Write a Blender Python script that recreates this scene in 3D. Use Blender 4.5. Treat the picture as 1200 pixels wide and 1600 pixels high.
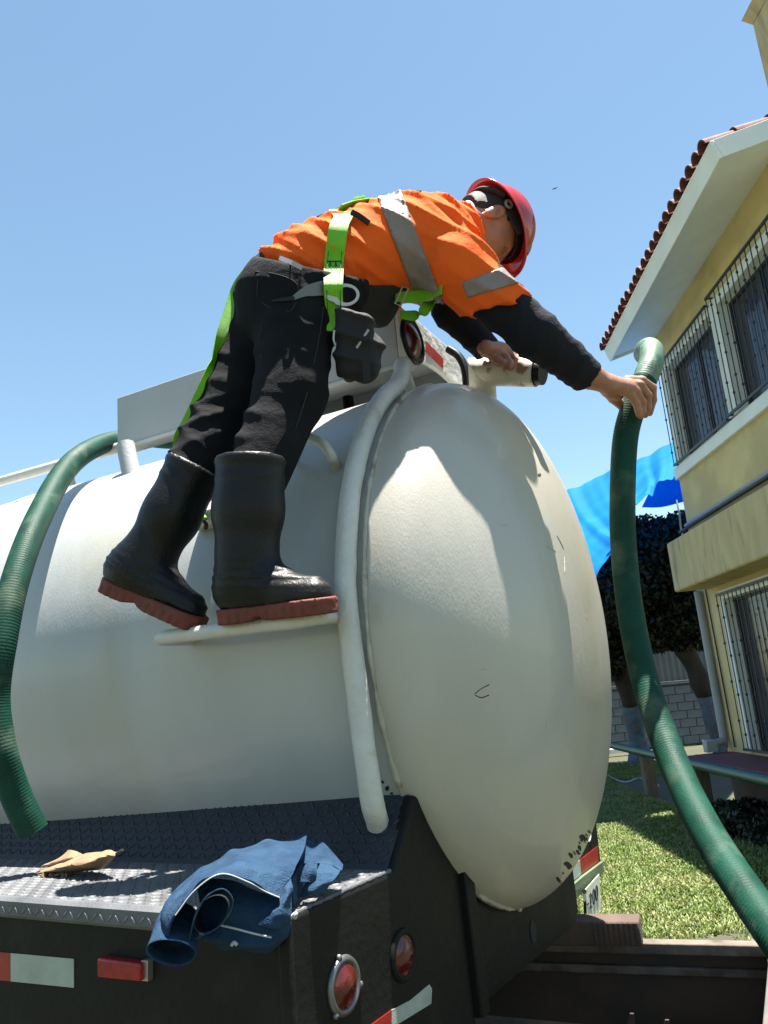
import bpy, math, random
import numpy as np
from mathutils import Vector, Matrix

for o in list(bpy.data.objects):
    bpy.data.objects.remove(o, do_unlink=True)
SC = bpy.context.scene
COL = SC.collection

# ------------------------------------------------------------------ camera
FPX = 1250.0                        # focal length in pixels of the 1200 x 1600 photograph
PITCH, ROLL = math.radians(13.37), math.radians(5.1)
EYE = np.array([0.0, 0.0, 1.65])
FW = np.array([0, math.cos(PITCH), math.sin(PITCH)])
_r0 = np.array([1.0, 0, 0]); _u0 = np.cross(_r0, FW)
RT = math.cos(ROLL) * _r0 - math.sin(ROLL) * _u0
UP = math.sin(ROLL) * _r0 + math.cos(ROLL) * _u0
cam_data = bpy.data.cameras.new('camera')
cam_data.sensor_fit = 'VERTICAL'
cam_data.sensor_height = 36.0
cam_data.lens = 36.0 * FPX / 1600.0
cam_data.clip_start = 0.05
cam_data.clip_end = 3000
cam = bpy.data.objects.new('camera', cam_data)
COL.objects.link(cam)
cam.matrix_world = Matrix([[RT[0], UP[0], -FW[0], EYE[0]], [RT[1], UP[1], -FW[1], EYE[1]], [RT[2], UP[2], -FW[2], EYE[2]], [0, 0, 0, 1]])
SC.camera = cam

# ------------------------------------------------------------------ light
SUN_EL, SUN_AZ = math.radians(82), math.radians(70)      # azimuth: clockwise from +Y
SUN = np.array([math.cos(SUN_EL) * math.sin(SUN_AZ), math.cos(SUN_EL) * math.cos(SUN_AZ), math.sin(SUN_EL)])
world = bpy.data.worlds.new('World')
SC.world = world
world.use_nodes = True
wn = world.node_tree.nodes; wl = world.node_tree.links
sky = wn.new('ShaderNodeTexSky')
sky.sky_type = 'NISHITA'
sky.sun_disc = False
sky.sun_elevation = SUN_EL
sky.sun_rotation = SUN_AZ
sky.altitude = 0
sky.air_density = 1.05
sky.dust_density = 0.3
sky.ozone_density = 0.0
bg = wn['Background']
bg.inputs['Strength'].default_value = 0.051
tint = wn.new('ShaderNodeMix'); tint.data_type = 'RGBA'; tint.blend_type = 'MULTIPLY'
tint.inputs['Factor'].default_value = 1.0
tint.inputs['B'].default_value = (0.96, 1.06, 0.99, 1)
wl.new(sky.outputs['Color'], tint.inputs['A'])
wl.new(tint.outputs['Result'], bg.inputs['Color'])
sl = bpy.data.lights.new('sun', 'SUN')
sl.energy = 5.0
sl.angle = math.radians(0.53)
sl.color = (1.0, 0.95, 0.87)
sun = bpy.data.objects.new('sun', sl)
COL.objects.link(sun)
sun.rotation_euler = Vector(SUN).to_track_quat('Z', 'Y').to_euler()
SC.view_settings.view_transform = 'Standard'
SC.view_settings.look = 'None'
SC.view_settings.exposure = 2.05
SC.view_settings.gamma = 1.0
SC.render.engine = 'CYCLES'
SC.cycles.max_bounces = 8
SC.cycles.use_denoising = True

# ------------------------------------------------------------------ helpers
def cw(p):
    """camera-frame point (right, up, depth) -> world"""
    p = np.asarray(p, float)
    return EYE + p[..., 0:1] * RT + p[..., 1:2] * UP + p[..., 2:3] * FW

def C(x, y, d):
    return np.array([(x - 600) / FPX * d, (800 - y) / FPX * d, d])

def W(x, y, d):
    return cw(C(x, y, d))

def ray(x, y):
    return FW + RT * ((x - 600) / FPX) + UP * ((800 - y) / FPX)

def RP(x, y, n, pt):
    n = np.asarray(n, float); r = ray(x, y)
    return EYE + r * (float(n @ (np.asarray(pt) - EYE)) / float(n @ r))

def tag(o, label=None, cat=None, group=None, kind=None):
    if label: o['label'] = label
    if cat: o['category'] = cat
    if group: o['group'] = group
    if kind: o['kind'] = kind
    return o

_world = {}
def empty(name, loc, label, cat, group=None):
    o = bpy.data.objects.new(name, None)
    o.empty_display_size = 0.1
    o.location = Vector([float(c) for c in loc])
    COL.objects.link(o)
    _world[o] = np.array([float(c) for c in loc])
    return tag(o, label, cat, group)

def origin_of(o):
    if o is None:
        return np.zeros(3)
    return _world.get(o, np.zeros(3))

def mesh(name, verts, faces, mat=None, parent=None, smooth=False, at=None, sharp=None):
    """verts in world space; linked as one object under parent"""
    verts = np.asarray(verts, float)
    base = origin_of(parent)
    loc = base if at is None else np.asarray(at, float)
    me = bpy.data.meshes.new(name)
    if isinstance(faces, np.ndarray):
        faces = faces.tolist()
    me.from_pydata((verts - loc).tolist(), [], faces)
    me.update()
    if smooth:
        me.polygons.foreach_set('use_smooth', [True] * len(me.polygons))
        if sharp is not None:
            me.set_sharp_from_angle(angle=math.radians(sharp))
    if mat is not None:
        me.materials.append(mat)
    o = bpy.data.objects.new(name, me)
    COL.objects.link(o)
    if parent is not None:
        o.parent = parent
    o.location = Vector((loc - base).tolist())
    _world[o] = loc
    return o

class MB:
    """collects shapes into one mesh"""
    def __init__(s): s.v = []; s.f = []
    def add(s, v, f):
        n = len(s.v)
        s.v.extend([tuple(map(float, q)) for q in v])
        s.f.extend([tuple(i + n for i in q) for q in f])
        return s
    def hexa(s, p):
        """8 corners: 0-3 bottom ring, 4-7 top ring"""
        return s.add(p, [(3, 2, 1, 0), (4, 5, 6, 7), (0, 1, 5, 4), (1, 2, 6, 5), (2, 3, 7, 6), (3, 0, 4, 7)])
    def box(s, c, ax, ay, az):
        """centre and three half-axis vectors"""
        c, ax, ay, az = (np.asarray(q, float) for q in (c, ax, ay, az))
        return s.hexa([c - ax - ay - az, c + ax - ay - az, c + ax + ay - az, c - ax + ay - az,
                       c - ax - ay + az, c + ax - ay + az, c + ax + ay + az, c - ax + ay + az])
    def aabb(s, lo, hi):
        lo, hi = np.asarray(lo, float), np.asarray(hi, float)
        h = (hi - lo) / 2
        return s.box((lo + hi) / 2, (h[0], 0, 0), (0, h[1], 0), (0, 0, h[2]))
    def tube(s, pts, r, n=12, cap=True):
        pts = np.asarray(pts, float)
        rs = np.full(len(pts), r) if np.isscalar(r) else np.asarray(r, float)
        v, f = tube_geo(pts, rs, n, cap)
        return s.add(v, f)
    def prism(s, poly, d):
        """closed polygon (3D, planar) swept along vector d"""
        poly = np.asarray(poly, float); d = np.asarray(d, float); n = len(poly)
        v = np.concatenate([poly, poly + d])
        f = [tuple(range(n - 1, -1, -1)), tuple(range(n, 2 * n))] + [(i, (i + 1) % n, n + (i + 1) % n, n + i) for i in range(n)]
        return s.add(v, f)
    def build(s, name, mat, parent=None, smooth=False, sharp=35, at=None, bevel=0, seg=2):
        o = mesh(name, s.v, s.f, mat, parent, smooth, at=at, sharp=sharp if smooth else None)
        if bevel:
            m = o.modifiers.new('bevel', 'BEVEL'); m.width = bevel; m.segments = seg; m.limit_method = 'ANGLE'; m.angle_limit = math.radians(40)
            o.data.polygons.foreach_set('use_smooth', [True] * len(o.data.polygons))
            o.data.set_sharp_from_angle(angle=math.radians(50))
        return o

def tube_geo(pts, rs, n=12, cap=True, scale2=None):
    m = len(pts)
    tan = np.gradient(pts, axis=0)
    tan /= np.linalg.norm(tan, axis=1)[:, None] + 1e-12
    ref = np.array([0, 0, 1.0]) if abs(tan[0][2]) < .9 else np.array([1.0, 0, 0])
    a = np.cross(tan[0], ref); a /= np.linalg.norm(a)
    v = []
    ang = np.linspace(0, 2 * np.pi, n, endpoint=False)
    for i in range(m):
        a = a - tan[i] * (a @ tan[i]); a /= np.linalg.norm(a)
        b = np.cross(tan[i], a)
        v.append(pts[i] + rs[i] * (np.outer(np.cos(ang), a) + np.outer(np.sin(ang), b)))
    v = np.concatenate(v)
    f = []
    for i in range(m - 1):
        for j in range(n):
            k = (j + 1) % n
            f.append((i * n + j, i * n + k, (i + 1) * n + k, (i + 1) * n + j))
    if cap:
        f.append(tuple(range(n - 1, -1, -1)))
        f.append(tuple((m - 1) * n + j for j in range(n)))
    return v, f

def smoothpath(ctrl, n):
    """Catmull-Rom through control points (any dimension), n samples evenly by arc length"""
    P = np.asarray(ctrl, float)
    P = np.concatenate([[2 * P[0] - P[1]], P, [2 * P[-1] - P[-2]]])
    out = []
    for i in range(1, len(P) - 2):
        t = np.linspace(0, 1, 40, endpoint=False)[:, None]
        p0, p1, p2, p3 = P[i - 1], P[i], P[i + 1], P[i + 2]
        out.append(.5 * (2 * p1 + (p2 - p0) * t + (2 * p0 - 5 * p1 + 4 * p2 - p3) * t ** 2 + (3 * p1 - p0 - 3 * p2 + p3) * t ** 3))
    out.append(P[-2][None])
    out = np.concatenate(out)
    L = np.concatenate([[0], np.cumsum(np.linalg.norm(np.diff(out[:, :3], axis=0), axis=1))])
    s = np.linspace(0, L[-1], n)
    return np.stack([np.interp(s, L, out[:, k]) for k in range(out.shape[1])], 1)

def sheet(ctrl, nu, nv, mat, name, parent, thick=0.003, noise=0.0, freq=20, seed=0, smooth=True, sharp=60, fold=0.0, wl=.06, fdir=(1, 0, 0)):
    """control grid (rows x cols x 3, world) -> smooth two-sided cloth of real thickness"""
    G = np.asarray(ctrl, float)
    rows = np.stack([smoothpath(G[i], nv) for i in range(G.shape[0])])
    g = np.stack([smoothpath(rows[:, j], nu) for j in range(nv)], 1)
    du = np.gradient(g, axis=0); dv = np.gradient(g, axis=1)
    nrm = np.cross(du, dv); nrm /= np.linalg.norm(nrm, axis=2)[..., None] + 1e-12
    if noise:
        g = g + nrm * (noise * wav(g.reshape(-1, 3), freq, seed).reshape(nu, nv))[..., None]
    if fold:
        q = g.reshape(-1, 3)
        ph = q @ (np.asarray(fdir, float) / np.linalg.norm(fdir)) * 2 * np.pi / wl + 2.6 * wav(q, 14, seed + 7)
        rdg = (.5 + .5 * np.cos(ph)) ** 2 * np.clip(.5 + 1.2 * wav(q, 16, seed + 9), 0, 1)
        g = g + nrm * (fold * (rdg - .25)).reshape(nu, nv)[..., None]
    top = (g + nrm * thick / 2).reshape(-1, 3); bot = (g - nrm * thick / 2).reshape(-1, 3)
    v = np.concatenate([top, bot]); N = nu * nv
    f = []
    for i in range(nu - 1):
        for j in range(nv - 1):
            a, b, c, d = i * nv + j, i * nv + j + 1, (i + 1) * nv + j + 1, (i + 1) * nv + j
            f.append((a, d, c, b)); f.append((N + a, N + b, N + c, N + d))
    rim = [j for j in range(nv)] + [i * nv + nv - 1 for i in range(1, nu)] + [(nu - 1) * nv + j for j in range(nv - 2, -1, -1)] + [i * nv for i in range(nu - 2, 0, -1)]
    for i in range(len(rim)):
        a, b = rim[i], rim[(i + 1) % len(rim)]
        f.append((a, b, N + b, N + a))
    return mesh(name, v, f, mat, parent, smooth, sharp=sharp)

def wav(p, freq, seed=0, n=5):
    r = np.random.RandomState(seed)
    out = np.zeros(len(p))
    for i in range(n):
        d = r.normal(size=3); d /= np.linalg.norm(d)
        out += np.sin(p @ d * freq * r.uniform(.6, 1.6) + r.uniform(0, 6.28) + 1.3 * np.sin(p @ r.normal(size=3) * freq * .35))
    return out / n

# ---- signed-distance modelling (camera frame) for bodies and cloth
def nets(f, lo, hi, h):
    lo = np.asarray(lo, float); hi = np.asarray(hi, float)
    n = np.ceil((hi - lo) / h).astype(int) + 1
    ax = [lo[i] + h * np.arange(n[i]) for i in range(3)]
    g = np.stack(np.meshgrid(*ax, indexing='ij'), -1).reshape(-1, 3)
    d = np.concatenate([f(c) for c in np.array_split(g, max(1, len(g) // 400000))]).reshape(n)
    cn = n - 1
    acc = np.zeros((int(np.prod(cn)), 3)); cnt = np.zeros(int(np.prod(cn)))
    quads = []
    lin = lambda c: (c[:, 0] * cn[1] + c[:, 1]) * cn[2] + c[:, 2]
    for a in range(3):
        b, c = (a + 1) % 3, (a + 2) % 3
        s0 = [slice(None)] * 3; s1 = [slice(None)] * 3
        s0[a] = slice(0, -1); s1[a] = slice(1, None)
        d0, d1 = d[tuple(s0)], d[tuple(s1)]
        idx = np.argwhere((d0 < 0) != (d1 < 0))
        if not len(idx): continue
        v0, v1 = d0[tuple(idx.T)], d1[tuple(idx.T)]
        pos = idx.astype(float); pos[:, a] += v0 / (v0 - v1)
        cells = []
        for ob, oc in ((-1, -1), (0, -1), (0, 0), (-1, 0)):
            q = idx.copy(); q[:, b] += ob; q[:, c] += oc
            ok = np.all((q >= 0) & (q < cn), 1)
            l = np.where(ok, lin(np.clip(q, 0, cn - 1)), -1)
            for k in range(3):
                acc[:, k] += np.bincount(l[ok], pos[ok, k], minlength=len(acc))
            cnt += np.bincount(l[ok], minlength=len(cnt))
            cells.append(l)
        cells = np.stack(cells, 1)
        flip = v0 > 0
        cells[flip] = cells[flip][:, ::-1]
        quads.append(cells[np.all(cells >= 0, 1)])
    quads = np.concatenate(quads)
    used = np.unique(quads)
    remap = np.full(len(acc), -1); remap[used] = np.arange(len(used))
    v = lo + h * (acc[used] / cnt[used][:, None])
    return v, remap[quads][:, ::-1]

def cap(p, a, b, r0, r1=None, n=None, k=1.0):
    """tapered capsule; k>1 flattens it along unit axis n"""
    r1 = r0 if r1 is None else r1
    a = np.asarray(a, float); ab = np.asarray(b, float) - a
    t = np.clip(((p - a) @ ab) / (ab @ ab + 1e-12), 0, 1)
    q = p - a - t[:, None] * ab
    l2 = (q * q).sum(1)
    if n is not None:
        n = np.asarray(n, float); n = n / np.linalg.norm(n)
        l2 = l2 + (k * k - 1) * (q @ n) ** 2
    return np.sqrt(l2) - (r0 + (r1 - r0) * t)

def ell(p, c, axes, r):
    """ellipsoid: axes 3x3 rows unit, r three radii"""
    q = (p - np.asarray(c, float)) @ np.asarray(axes, float).T / np.asarray(r, float)
    l = np.sqrt((q * q).sum(1))
    return (l - 1) * min(r)

def smin(a, b, k):
    h = np.clip(.5 + .5 * (b - a) / k, 0, 1)
    return b + (a - b) * h - k * h * (1 - h)

def chain(p, pts, rs, k=.03, n=None, kk=1.0):
    d = None
    for i in range(len(pts) - 1):
        e = cap(p, pts[i], pts[i + 1], rs[i], rs[i + 1], n, kk)
        d = e if d is None else smin(d, e, k)
    return d

def near(d, p, fn, w=.03):
    """add surface detail only close to the surface"""
    m = np.abs(d) < w
    d = d.copy(); d[m] += fn(p[m])
    return d

def surf(f, x, y, off=.004, d0=1.2, d1=3.2):
    """first point of the solid f along the line of sight through an image point, lifted by off"""
    r = C(x, y, 1.0); s = np.linalg.norm(r)
    ds = np.arange(d0, d1, .004)
    val = f(ds[:, None] * r[None])
    k = np.argmax(val < off)
    return ds[k] * r if val[k] < off else d1 * r

def plane_px(p, x0, y0, x1, y1):
    """signed distance to the plane through the eye line of two image points; >0 on the lower side"""
    a = np.array([(x0 - 600) / FPX, (800 - y0) / FPX, 1]); b = np.array([(x1 - 600) / FPX, (800 - y1) / FPX, 1])
    n = np.cross(b, a); n /= np.linalg.norm(n)
    if n[1] > 0: n = -n
    return p @ n

def relax(v, q, n):
    """even out the grid steps of an extracted surface without shrinking it"""
    a = np.concatenate([q[:, 0], q[:, 1], q[:, 2], q[:, 3]]); b = np.concatenate([q[:, 1], q[:, 2], q[:, 3], q[:, 0]])
    i, j = np.concatenate([a, b]), np.concatenate([b, a])
    cnt = np.maximum(np.bincount(i, minlength=len(v)), 1)[:, None]
    for _ in range(n):
        for w in (.55, -.57):
            m = np.stack([np.bincount(i, v[j, k], minlength=len(v)) for k in range(3)], 1) / cnt
            v = v + w * (m - v)
    return v

def sdf_obj(name, f, lo, hi, h, mat, parent):
    v, q = nets(f, lo, hi, h)
    v = relax(v, q, 2)
    return mesh(name, cw(v), q, mat, parent, smooth=True)

# ------------------------------------------------------------------ materials
def _n(nt, t, **kw):
    n = nt.nodes.new(t)
    for k, v in kw.items():
        setattr(n, k, v)
    return n

def material(name, col, rough=.6, metal=0., var=.15, vscale=6., bump=0., bscale=60., spec=.5, coat=0., col2=None, c2amt=.5,
             c2scale=3., c2detail=8., coord='Object', sheen=0., trans=0., bump2=0., b2scale=8., stretch=(1, 1, 1), rvar=.12, sss=0., c2edge=(.45, .6), bdist=.004):
    m = bpy.data.materials.new(name); m.use_nodes = True
    nt = m.node_tree; L = nt.links
    b = nt.nodes['Principled BSDF']
    tc = _n(nt, 'ShaderNodeTexCoord'); mp = _n(nt, 'ShaderNodeMapping')
    mp.inputs['Scale'].default_value = stretch
    L.new(tc.outputs[coord], mp.inputs['Vector'])
    nz = _n(nt, 'ShaderNodeTexNoise'); nz.inputs['Scale'].default_value = vscale; nz.inputs['Detail'].default_value = 8
    L.new(mp.outputs[0], nz.inputs['Vector'])
    rmp = _n(nt, 'ShaderNodeValToRGB')
    c = np.array(col)
    rmp.color_ramp.elements[0].position = .3; rmp.color_ramp.elements[1].position = .7
    rmp.color_ramp.elements[0].color = (*np.clip(c * (1 - var), 0, 1), 1)
    rmp.color_ramp.elements[1].color = (*np.clip(c * (1 + var), 0, 1), 1)
    L.new(nz.outputs['Fac'], rmp.inputs[0])
    out = rmp.outputs[0]
    if col2 is not None:
        n2 = _n(nt, 'ShaderNodeTexNoise'); n2.inputs['Scale'].default_value = c2scale; n2.inputs['Detail'].default_value = c2detail
        L.new(mp.outputs[0], n2.inputs['Vector'])
        r2 = _n(nt, 'ShaderNodeMapRange'); r2.inputs['From Min'].default_value = c2edge[0]; r2.inputs['From Max'].default_value = c2edge[1]
        r2.inputs['To Max'].default_value = c2amt
        L.new(n2.outputs['Fac'], r2.inputs['Value'])
        mx = _n(nt, 'ShaderNodeMix', data_type='RGBA')
        L.new(r2.outputs[0], mx.inputs['Factor']); L.new(out, mx.inputs['A']); mx.inputs['B'].default_value = (*col2, 1)
        out = mx.outputs['Result']
    L.new(out, b.inputs['Base Color'])
    rr = _n(nt, 'ShaderNodeMapRange'); rr.inputs['To Min'].default_value = max(.02, rough - rvar); rr.inputs['To Max'].default_value = min(1, rough + rvar)
    L.new(nz.outputs['Fac'], rr.inputs['Value']); L.new(rr.outputs[0], b.inputs['Roughness'])
    b.inputs['Metallic'].default_value = metal
    b.inputs['Specular IOR Level'].default_value = spec
    b.inputs['Coat Weight'].default_value = coat
    b.inputs['Sheen Weight'].default_value = sheen
    if sss:
        b.inputs['Subsurface Weight'].default_value = sss
        b.inputs['Subsurface Radius'].default_value = (.01, .004, .002)
        b.inputs['Subsurface Scale'].default_value = 1.0
    nrm = None
    for st, scl, dist in ((bump2, b2scale, .02), (bump, bscale, bdist)):
        if st:
            nb = _n(nt, 'ShaderNodeTexNoise'); nb.inputs['Scale'].default_value = scl; nb.inputs['Detail'].default_value = 6
            L.new(mp.outputs[0], nb.inputs['Vector'])
            bp = _n(nt, 'ShaderNodeBump'); bp.inputs['Strength'].default_value = st; bp.inputs['Distance'].default_value = dist
            L.new(nb.outputs['Fac'], bp.inputs['Height'])
            if nrm is not None: L.new(nrm, bp.inputs['Normal'])
            nrm = bp.outputs[0]
    if nrm is not None:
        L.new(nrm, b.inputs['Normal'])
    if trans:
        tr = _n(nt, 'ShaderNodeBsdfTranslucent'); L.new(out, tr.inputs['Color'])
        ms = _n(nt, 'ShaderNodeMixShader'); ms.inputs[0].default_value = trans
        L.new(b.outputs[0], ms.inputs[1]); L.new(tr.outputs[0], ms.inputs[2])
        L.new(ms.outputs[0], nt.nodes['Material Output'].inputs['Surface'])
    return m

M = {}

M['tank'] = material('tank_paint', (.37, .385, .375), .34, var=.05, vscale=3, bump=.3, bscale=190, bump2=.06, b2scale=16, col2=(.37, .34, .26), c2amt=.45, c2scale=2.6, c2edge=(.5, .72), coat=.15, bdist=.002, stretch=(1.7, 1.7, .55))
M['tank_end'] = material('tank_end_paint', (.4, .38, .33), .36, var=.06, vscale=2.5, bump=.3, bscale=180, bump2=.07, b2scale=14, col2=(.37, .33, .22), c2amt=.5, c2scale=2.4, c2edge=(.48, .72), coat=.15, bdist=.002, stretch=(1.7, 1.7, .55))  # yellower base than the tank: light bounced off the grass is painted in
M['weld'] = material('weld_bead', (.36, .34, .28), .55, var=.2, vscale=30, bump=.8, bscale=90, col2=(.16, .09, .04), c2amt=.8, c2scale=14, c2edge=(.56, .66))
M['white_steel'] = material('white_painted_steel', (.5, .495, .46), .42, var=.08, vscale=8, bump=.5, bscale=70, bump2=.3, b2scale=25, col2=(.3, .2, .1), c2amt=.6, c2scale=9, c2edge=(.62, .72))
M['grey_steel'] = material('grey_painted_steel', (.36, .37, .37), .45, var=.06, vscale=4, bump=.3, bscale=80, col2=(.2, .12, .07), c2amt=.6, c2scale=6, c2edge=(.64, .74))
M['dark_steel'] = material('dark_painted_steel', (.0055, .006, .0056), .55, spec=.18, var=.25, vscale=5, bump=.3, bscale=60, bump2=.25, b2scale=6, col2=(.022, .021, .018), c2amt=.45, c2scale=7, c2edge=(.55, .75))
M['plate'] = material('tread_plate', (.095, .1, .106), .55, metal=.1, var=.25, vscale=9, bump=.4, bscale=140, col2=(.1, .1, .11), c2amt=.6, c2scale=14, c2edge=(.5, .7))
M['plate_dark'] = material('dark_tread_plate', (.02, .023, .03), .45, metal=.1, var=.25, vscale=9, bump=.4, bscale=140, spec=.35)  # darker base colour for the sloped part of the deck
M['black'] = material('black_void', (.012, .012, .012), .8)
M['rubber'] = material('black_rubber', (.0055, .006, .0065), .42, var=.25, vscale=14, bump=.35, bscale=220, spec=.25)
M['boot_rubber'] = material('boot_rubber', (.0055, .006, .0065), .42, var=.3, vscale=10, bump=.4, bscale=160, spec=.25, col2=(.045, .038, .03), c2amt=.45, c2scale=7, c2edge=(.52, .75))
M['rust'] = material('rusty_steel', (.12, .06, .035), .8, var=.4, vscale=12, bump=.6, bscale=70, col2=(.045, .03, .022), c2amt=.9, c2scale=6)
M['red_lens'] = material('red_lens', (.075, .006, .005), .18, var=.3, vscale=40, spec=.45, coat=.2, bump=.2, bscale=120)
M['marker'] = material('marker_lens', (.26, .008, .012), .2, var=.25, vscale=40, spec=.45, bump=.2, bscale=120)
M['red_tape'] = material('red_reflector', (.28, .014, .01), .35, var=.15, vscale=30, bump=.15, bscale=300)
M['white_tape'] = material('white_reflector', (.3, .34, .3), .4, var=.12, vscale=20, bump=.2, bscale=300)
M['chrome'] = material('worn_chrome', (.16, .16, .165), .4, metal=.8, var=.15, vscale=20)
M['hose'] = material('green_hose', (.005, .042, .027), .58, var=.3, vscale=14, bump=.25, bscale=200, spec=.16, col2=(.2, .24, .17), c2amt=.45, c2scale=9, c2edge=(.52, .8), trans=.05)
M['orange'] = material('orange_shirt', (.85, .125, .016), .85, var=.06, vscale=10, bump=.35, bscale=500, spec=.15, trans=.12, bump2=.5, b2scale=16)
M['band'] = material('reflective_band', (.2, .155, .14), .5, var=.08, vscale=60, bump=.4, bscale=400)
M['navy'] = material('dark_sleeve', (.0095, .010, .015), .85, var=.2, vscale=20, bump=.4, bscale=400, spec=.2, bump2=.5, b2scale=22)
M['jeans'] = material('black_jeans', (.0075, .008, .0095), .9, var=.35, vscale=14, bump=.5, bscale=500, spec=.15, bump2=.5, b2scale=20)
M['sole'] = material('red_sole', (.12, .022, .012), .65, var=.25, vscale=20, bump=.4, bscale=160)
M['strap'] = material('green_strap', (.17, .52, .012), .6, var=.12, vscale=20, bump=.4, bscale=500, trans=.15)
M['black_strap'] = material('black_webbing', (.007, .007, .0085), .8, var=.3, vscale=40, bump=.5, bscale=500)
M['skin'] = material('skin', (.3, .135, .08), .5, var=.14, vscale=30, bump=.25, bscale=300, sss=.12)
M['hair'] = material('hair', (.012, .009, .008), .6, var=.4, vscale=200, bump=.8, bscale=300, stretch=(1, 1, 4))
M['helmet'] = material('red_helmet', (.42, .018, .016), .2, var=.08, vscale=12, bump=.06, bscale=40, coat=.4, trans=.1)
M['harness_grey'] = material('grey_plastic', (.13, .13, .13), .45)
M['denim'] = material('denim', (.015, .040, .082), .85, var=.22, vscale=30, bump=.6, bscale=450, spec=.15, col2=(.027, .062, .112), c2amt=.6, c2scale=12, bump2=.7, b2scale=28)
M['denim_in'] = material('denim_lining', (.008, .012, .022), .9, var=.2, vscale=30, bump=.5, bscale=450)
M['piping'] = material('white_piping', (.34, .36, .38), .7)
M['leaf_dry'] = material('dry_leaf', (.2, .13, .072), .75, var=.22, vscale=40, bump=.5, bscale=120, col2=(.12, .06, .03), c2amt=.6, c2scale=25, c2edge=(.55, .68))
M['steel'] = material('bright_steel', (.4, .37, .34), .42, metal=.85, var=.1)
# ================================================================== setting
R = random.Random(7)
NR = np.random.RandomState(11)
X3, Y3, Z3 = np.eye(3)

M['ground'] = material('lawn_soil', (.05, .044, .028), .95, var=.35, vscale=1.5, bump=.6, bscale=30, col2=(.04, .05, .016), c2amt=.85, c2scale=.9, c2edge=(.4, .55))
gm = MB()
NG = 60
gx = np.sign(np.linspace(-1, 1, NG)) * np.abs(np.linspace(-1, 1, NG)) ** 3 * 900
gv = [(x, y + 10, 0.025 * math.sin(x * 1.3) * math.cos(y * .9) if abs(x) < 14 and abs(y) < 16 else 0) for x in gx for y in gx]
gf = [(i * NG + j, (i + 1) * NG + j, (i + 1) * NG + j + 1, i * NG + j + 1) for i in range(NG - 1) for j in range(NG - 1)]
tag(mesh('ground', gv, gf, M['ground'], smooth=True), kind='structure')

# grass blades on the lawn
def blades(n, xr, yr, hgt, seed, keep):
    r = np.random.RandomState(seed)
    p = np.stack([r.uniform(*xr, n), r.uniform(*yr, n)], 1)
    p = p[keep(p, r)]
    n = len(p)
    a = r.uniform(0, 2 * np.pi, n); h = hgt * r.uniform(.45, 1.25, n); w = r.uniform(.004, .008, n) * 1.25
    d = np.stack([np.cos(a), np.sin(a)], 1); s = np.stack([-d[:, 1], d[:, 0]], 1)
    lean = r.uniform(.2, 1.1, n)
    v = np.zeros((n, 5, 3))
    base = np.c_[p, np.full(n, .0)]
    v[:, 0] = base; v[:, 0, :2] += s * w[:, None]
    v[:, 1] = base; v[:, 1, :2] -= s * w[:, None]
    mid = base.copy(); mid[:, :2] += d * (h * lean * .35)[:, None]; mid[:, 2] += h * .65
    v[:, 2] = mid; v[:, 2, :2] -= s * (w * .8)[:, None]
    v[:, 3] = mid; v[:, 3, :2] += s * (w * .8)[:, None]
    tip = base.copy(); tip[:, :2] += d * (h * lean)[:, None]; tip[:, 2] += h
    v[:, 4] = tip
    b = np.arange(n)[:, None] * 5
    f = [tuple(q) for q in (b + np.array([0, 1, 2, 3])).tolist()] + [tuple(q) for q in (b + np.array([3, 2, 4])).tolist()]
    return v.reshape(-1, 3), f
def lawn_keep(p, r):
    x, y = p[:, 0], p[:, 1]
    q = np.c_[p, np.zeros(len(p))]
    patch = wav(q, 1.7, 5) + .5 * wav(q, 6, 9)
    ok = (x < 3.45) | (y > 14.5)
    bare = np.exp(-(((x - 1.9) / .42) ** 2 + ((y - 5.6) / .18) ** 2)) + np.exp(-(((x - 3.3) / .5) ** 2 + ((y - 8.6) / 1.2) ** 2)) * .9
    near = r.uniform(0, 1, len(p)) < np.clip(9.5 / (y + 2.0), .25, 1)
    return ok & (patch > -.75) & (r.uniform(0, 1, len(p)) > bare) & near
M['grass'] = material('grass_blades', (.125, .18, .036), .6, var=.35, vscale=9, trans=.3, col2=(.22, .225, .08), c2amt=.65, c2scale=2.6, c2edge=(.42, .62))
gvv, gff = blades(300000, (.3, 5.2), (4.2, 17), .038, 3, lawn_keep)
tag(mesh('grass', gvv, gff, M['grass']), 'short sunlit green and straw coloured lawn grass', 'grass', kind='stuff')

# ------------------------------------------------------------------ house
M['plaster'] = material('yellow_plaster', (.62, .49, .23), .9, var=.1, vscale=2.5, bump=.7, bscale=55, bdist=.01, col2=(.38, .31, .16), c2amt=.5, c2scale=1.3)
M['plaster_old'] = material('stained_plaster', (.5, .41, .22), .92, var=.14, vscale=3, bump=.8, bscale=60, bdist=.01, col2=(.2, .15, .08), c2amt=.75, c2scale=3.2, c2edge=(.54, .75), stretch=(1, 2.2, .5))
M['white_wall'] = material('white_plaster', (.75, .77, .73), .85, var=.05, vscale=3, bump=.4, bscale=40, bdist=.006)
M['tile'] = material('clay_tile', (.15, .042, .03), .8, var=.35, vscale=5, bump=.5, bscale=50, col2=(.06, .025, .022), c2amt=.6, c2scale=4, coord='Generated')
M['glass'] = material('dark_glass', (.014, .018, .03), .12, var=.3, vscale=2, spec=.6)
M['curtain'] = material('dark_curtain', (.03, .035, .055), .8, var=.3, vscale=20)
M['alu'] = material('dark_aluminium', (.02, .02, .022), .4, var=.2)
M['iron'] = material('black_iron', (.014, .014, .015), .45, var=.3, vscale=20)
M['grey_pvc'] = material('grey_pvc', (.25, .27, .28), .5, var=.12, vscale=4)
M['red_floor'] = material('red_cement_floor', (.11, .03, .024), .75, var=.25, vscale=4, bump=.4, bscale=50)
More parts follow.
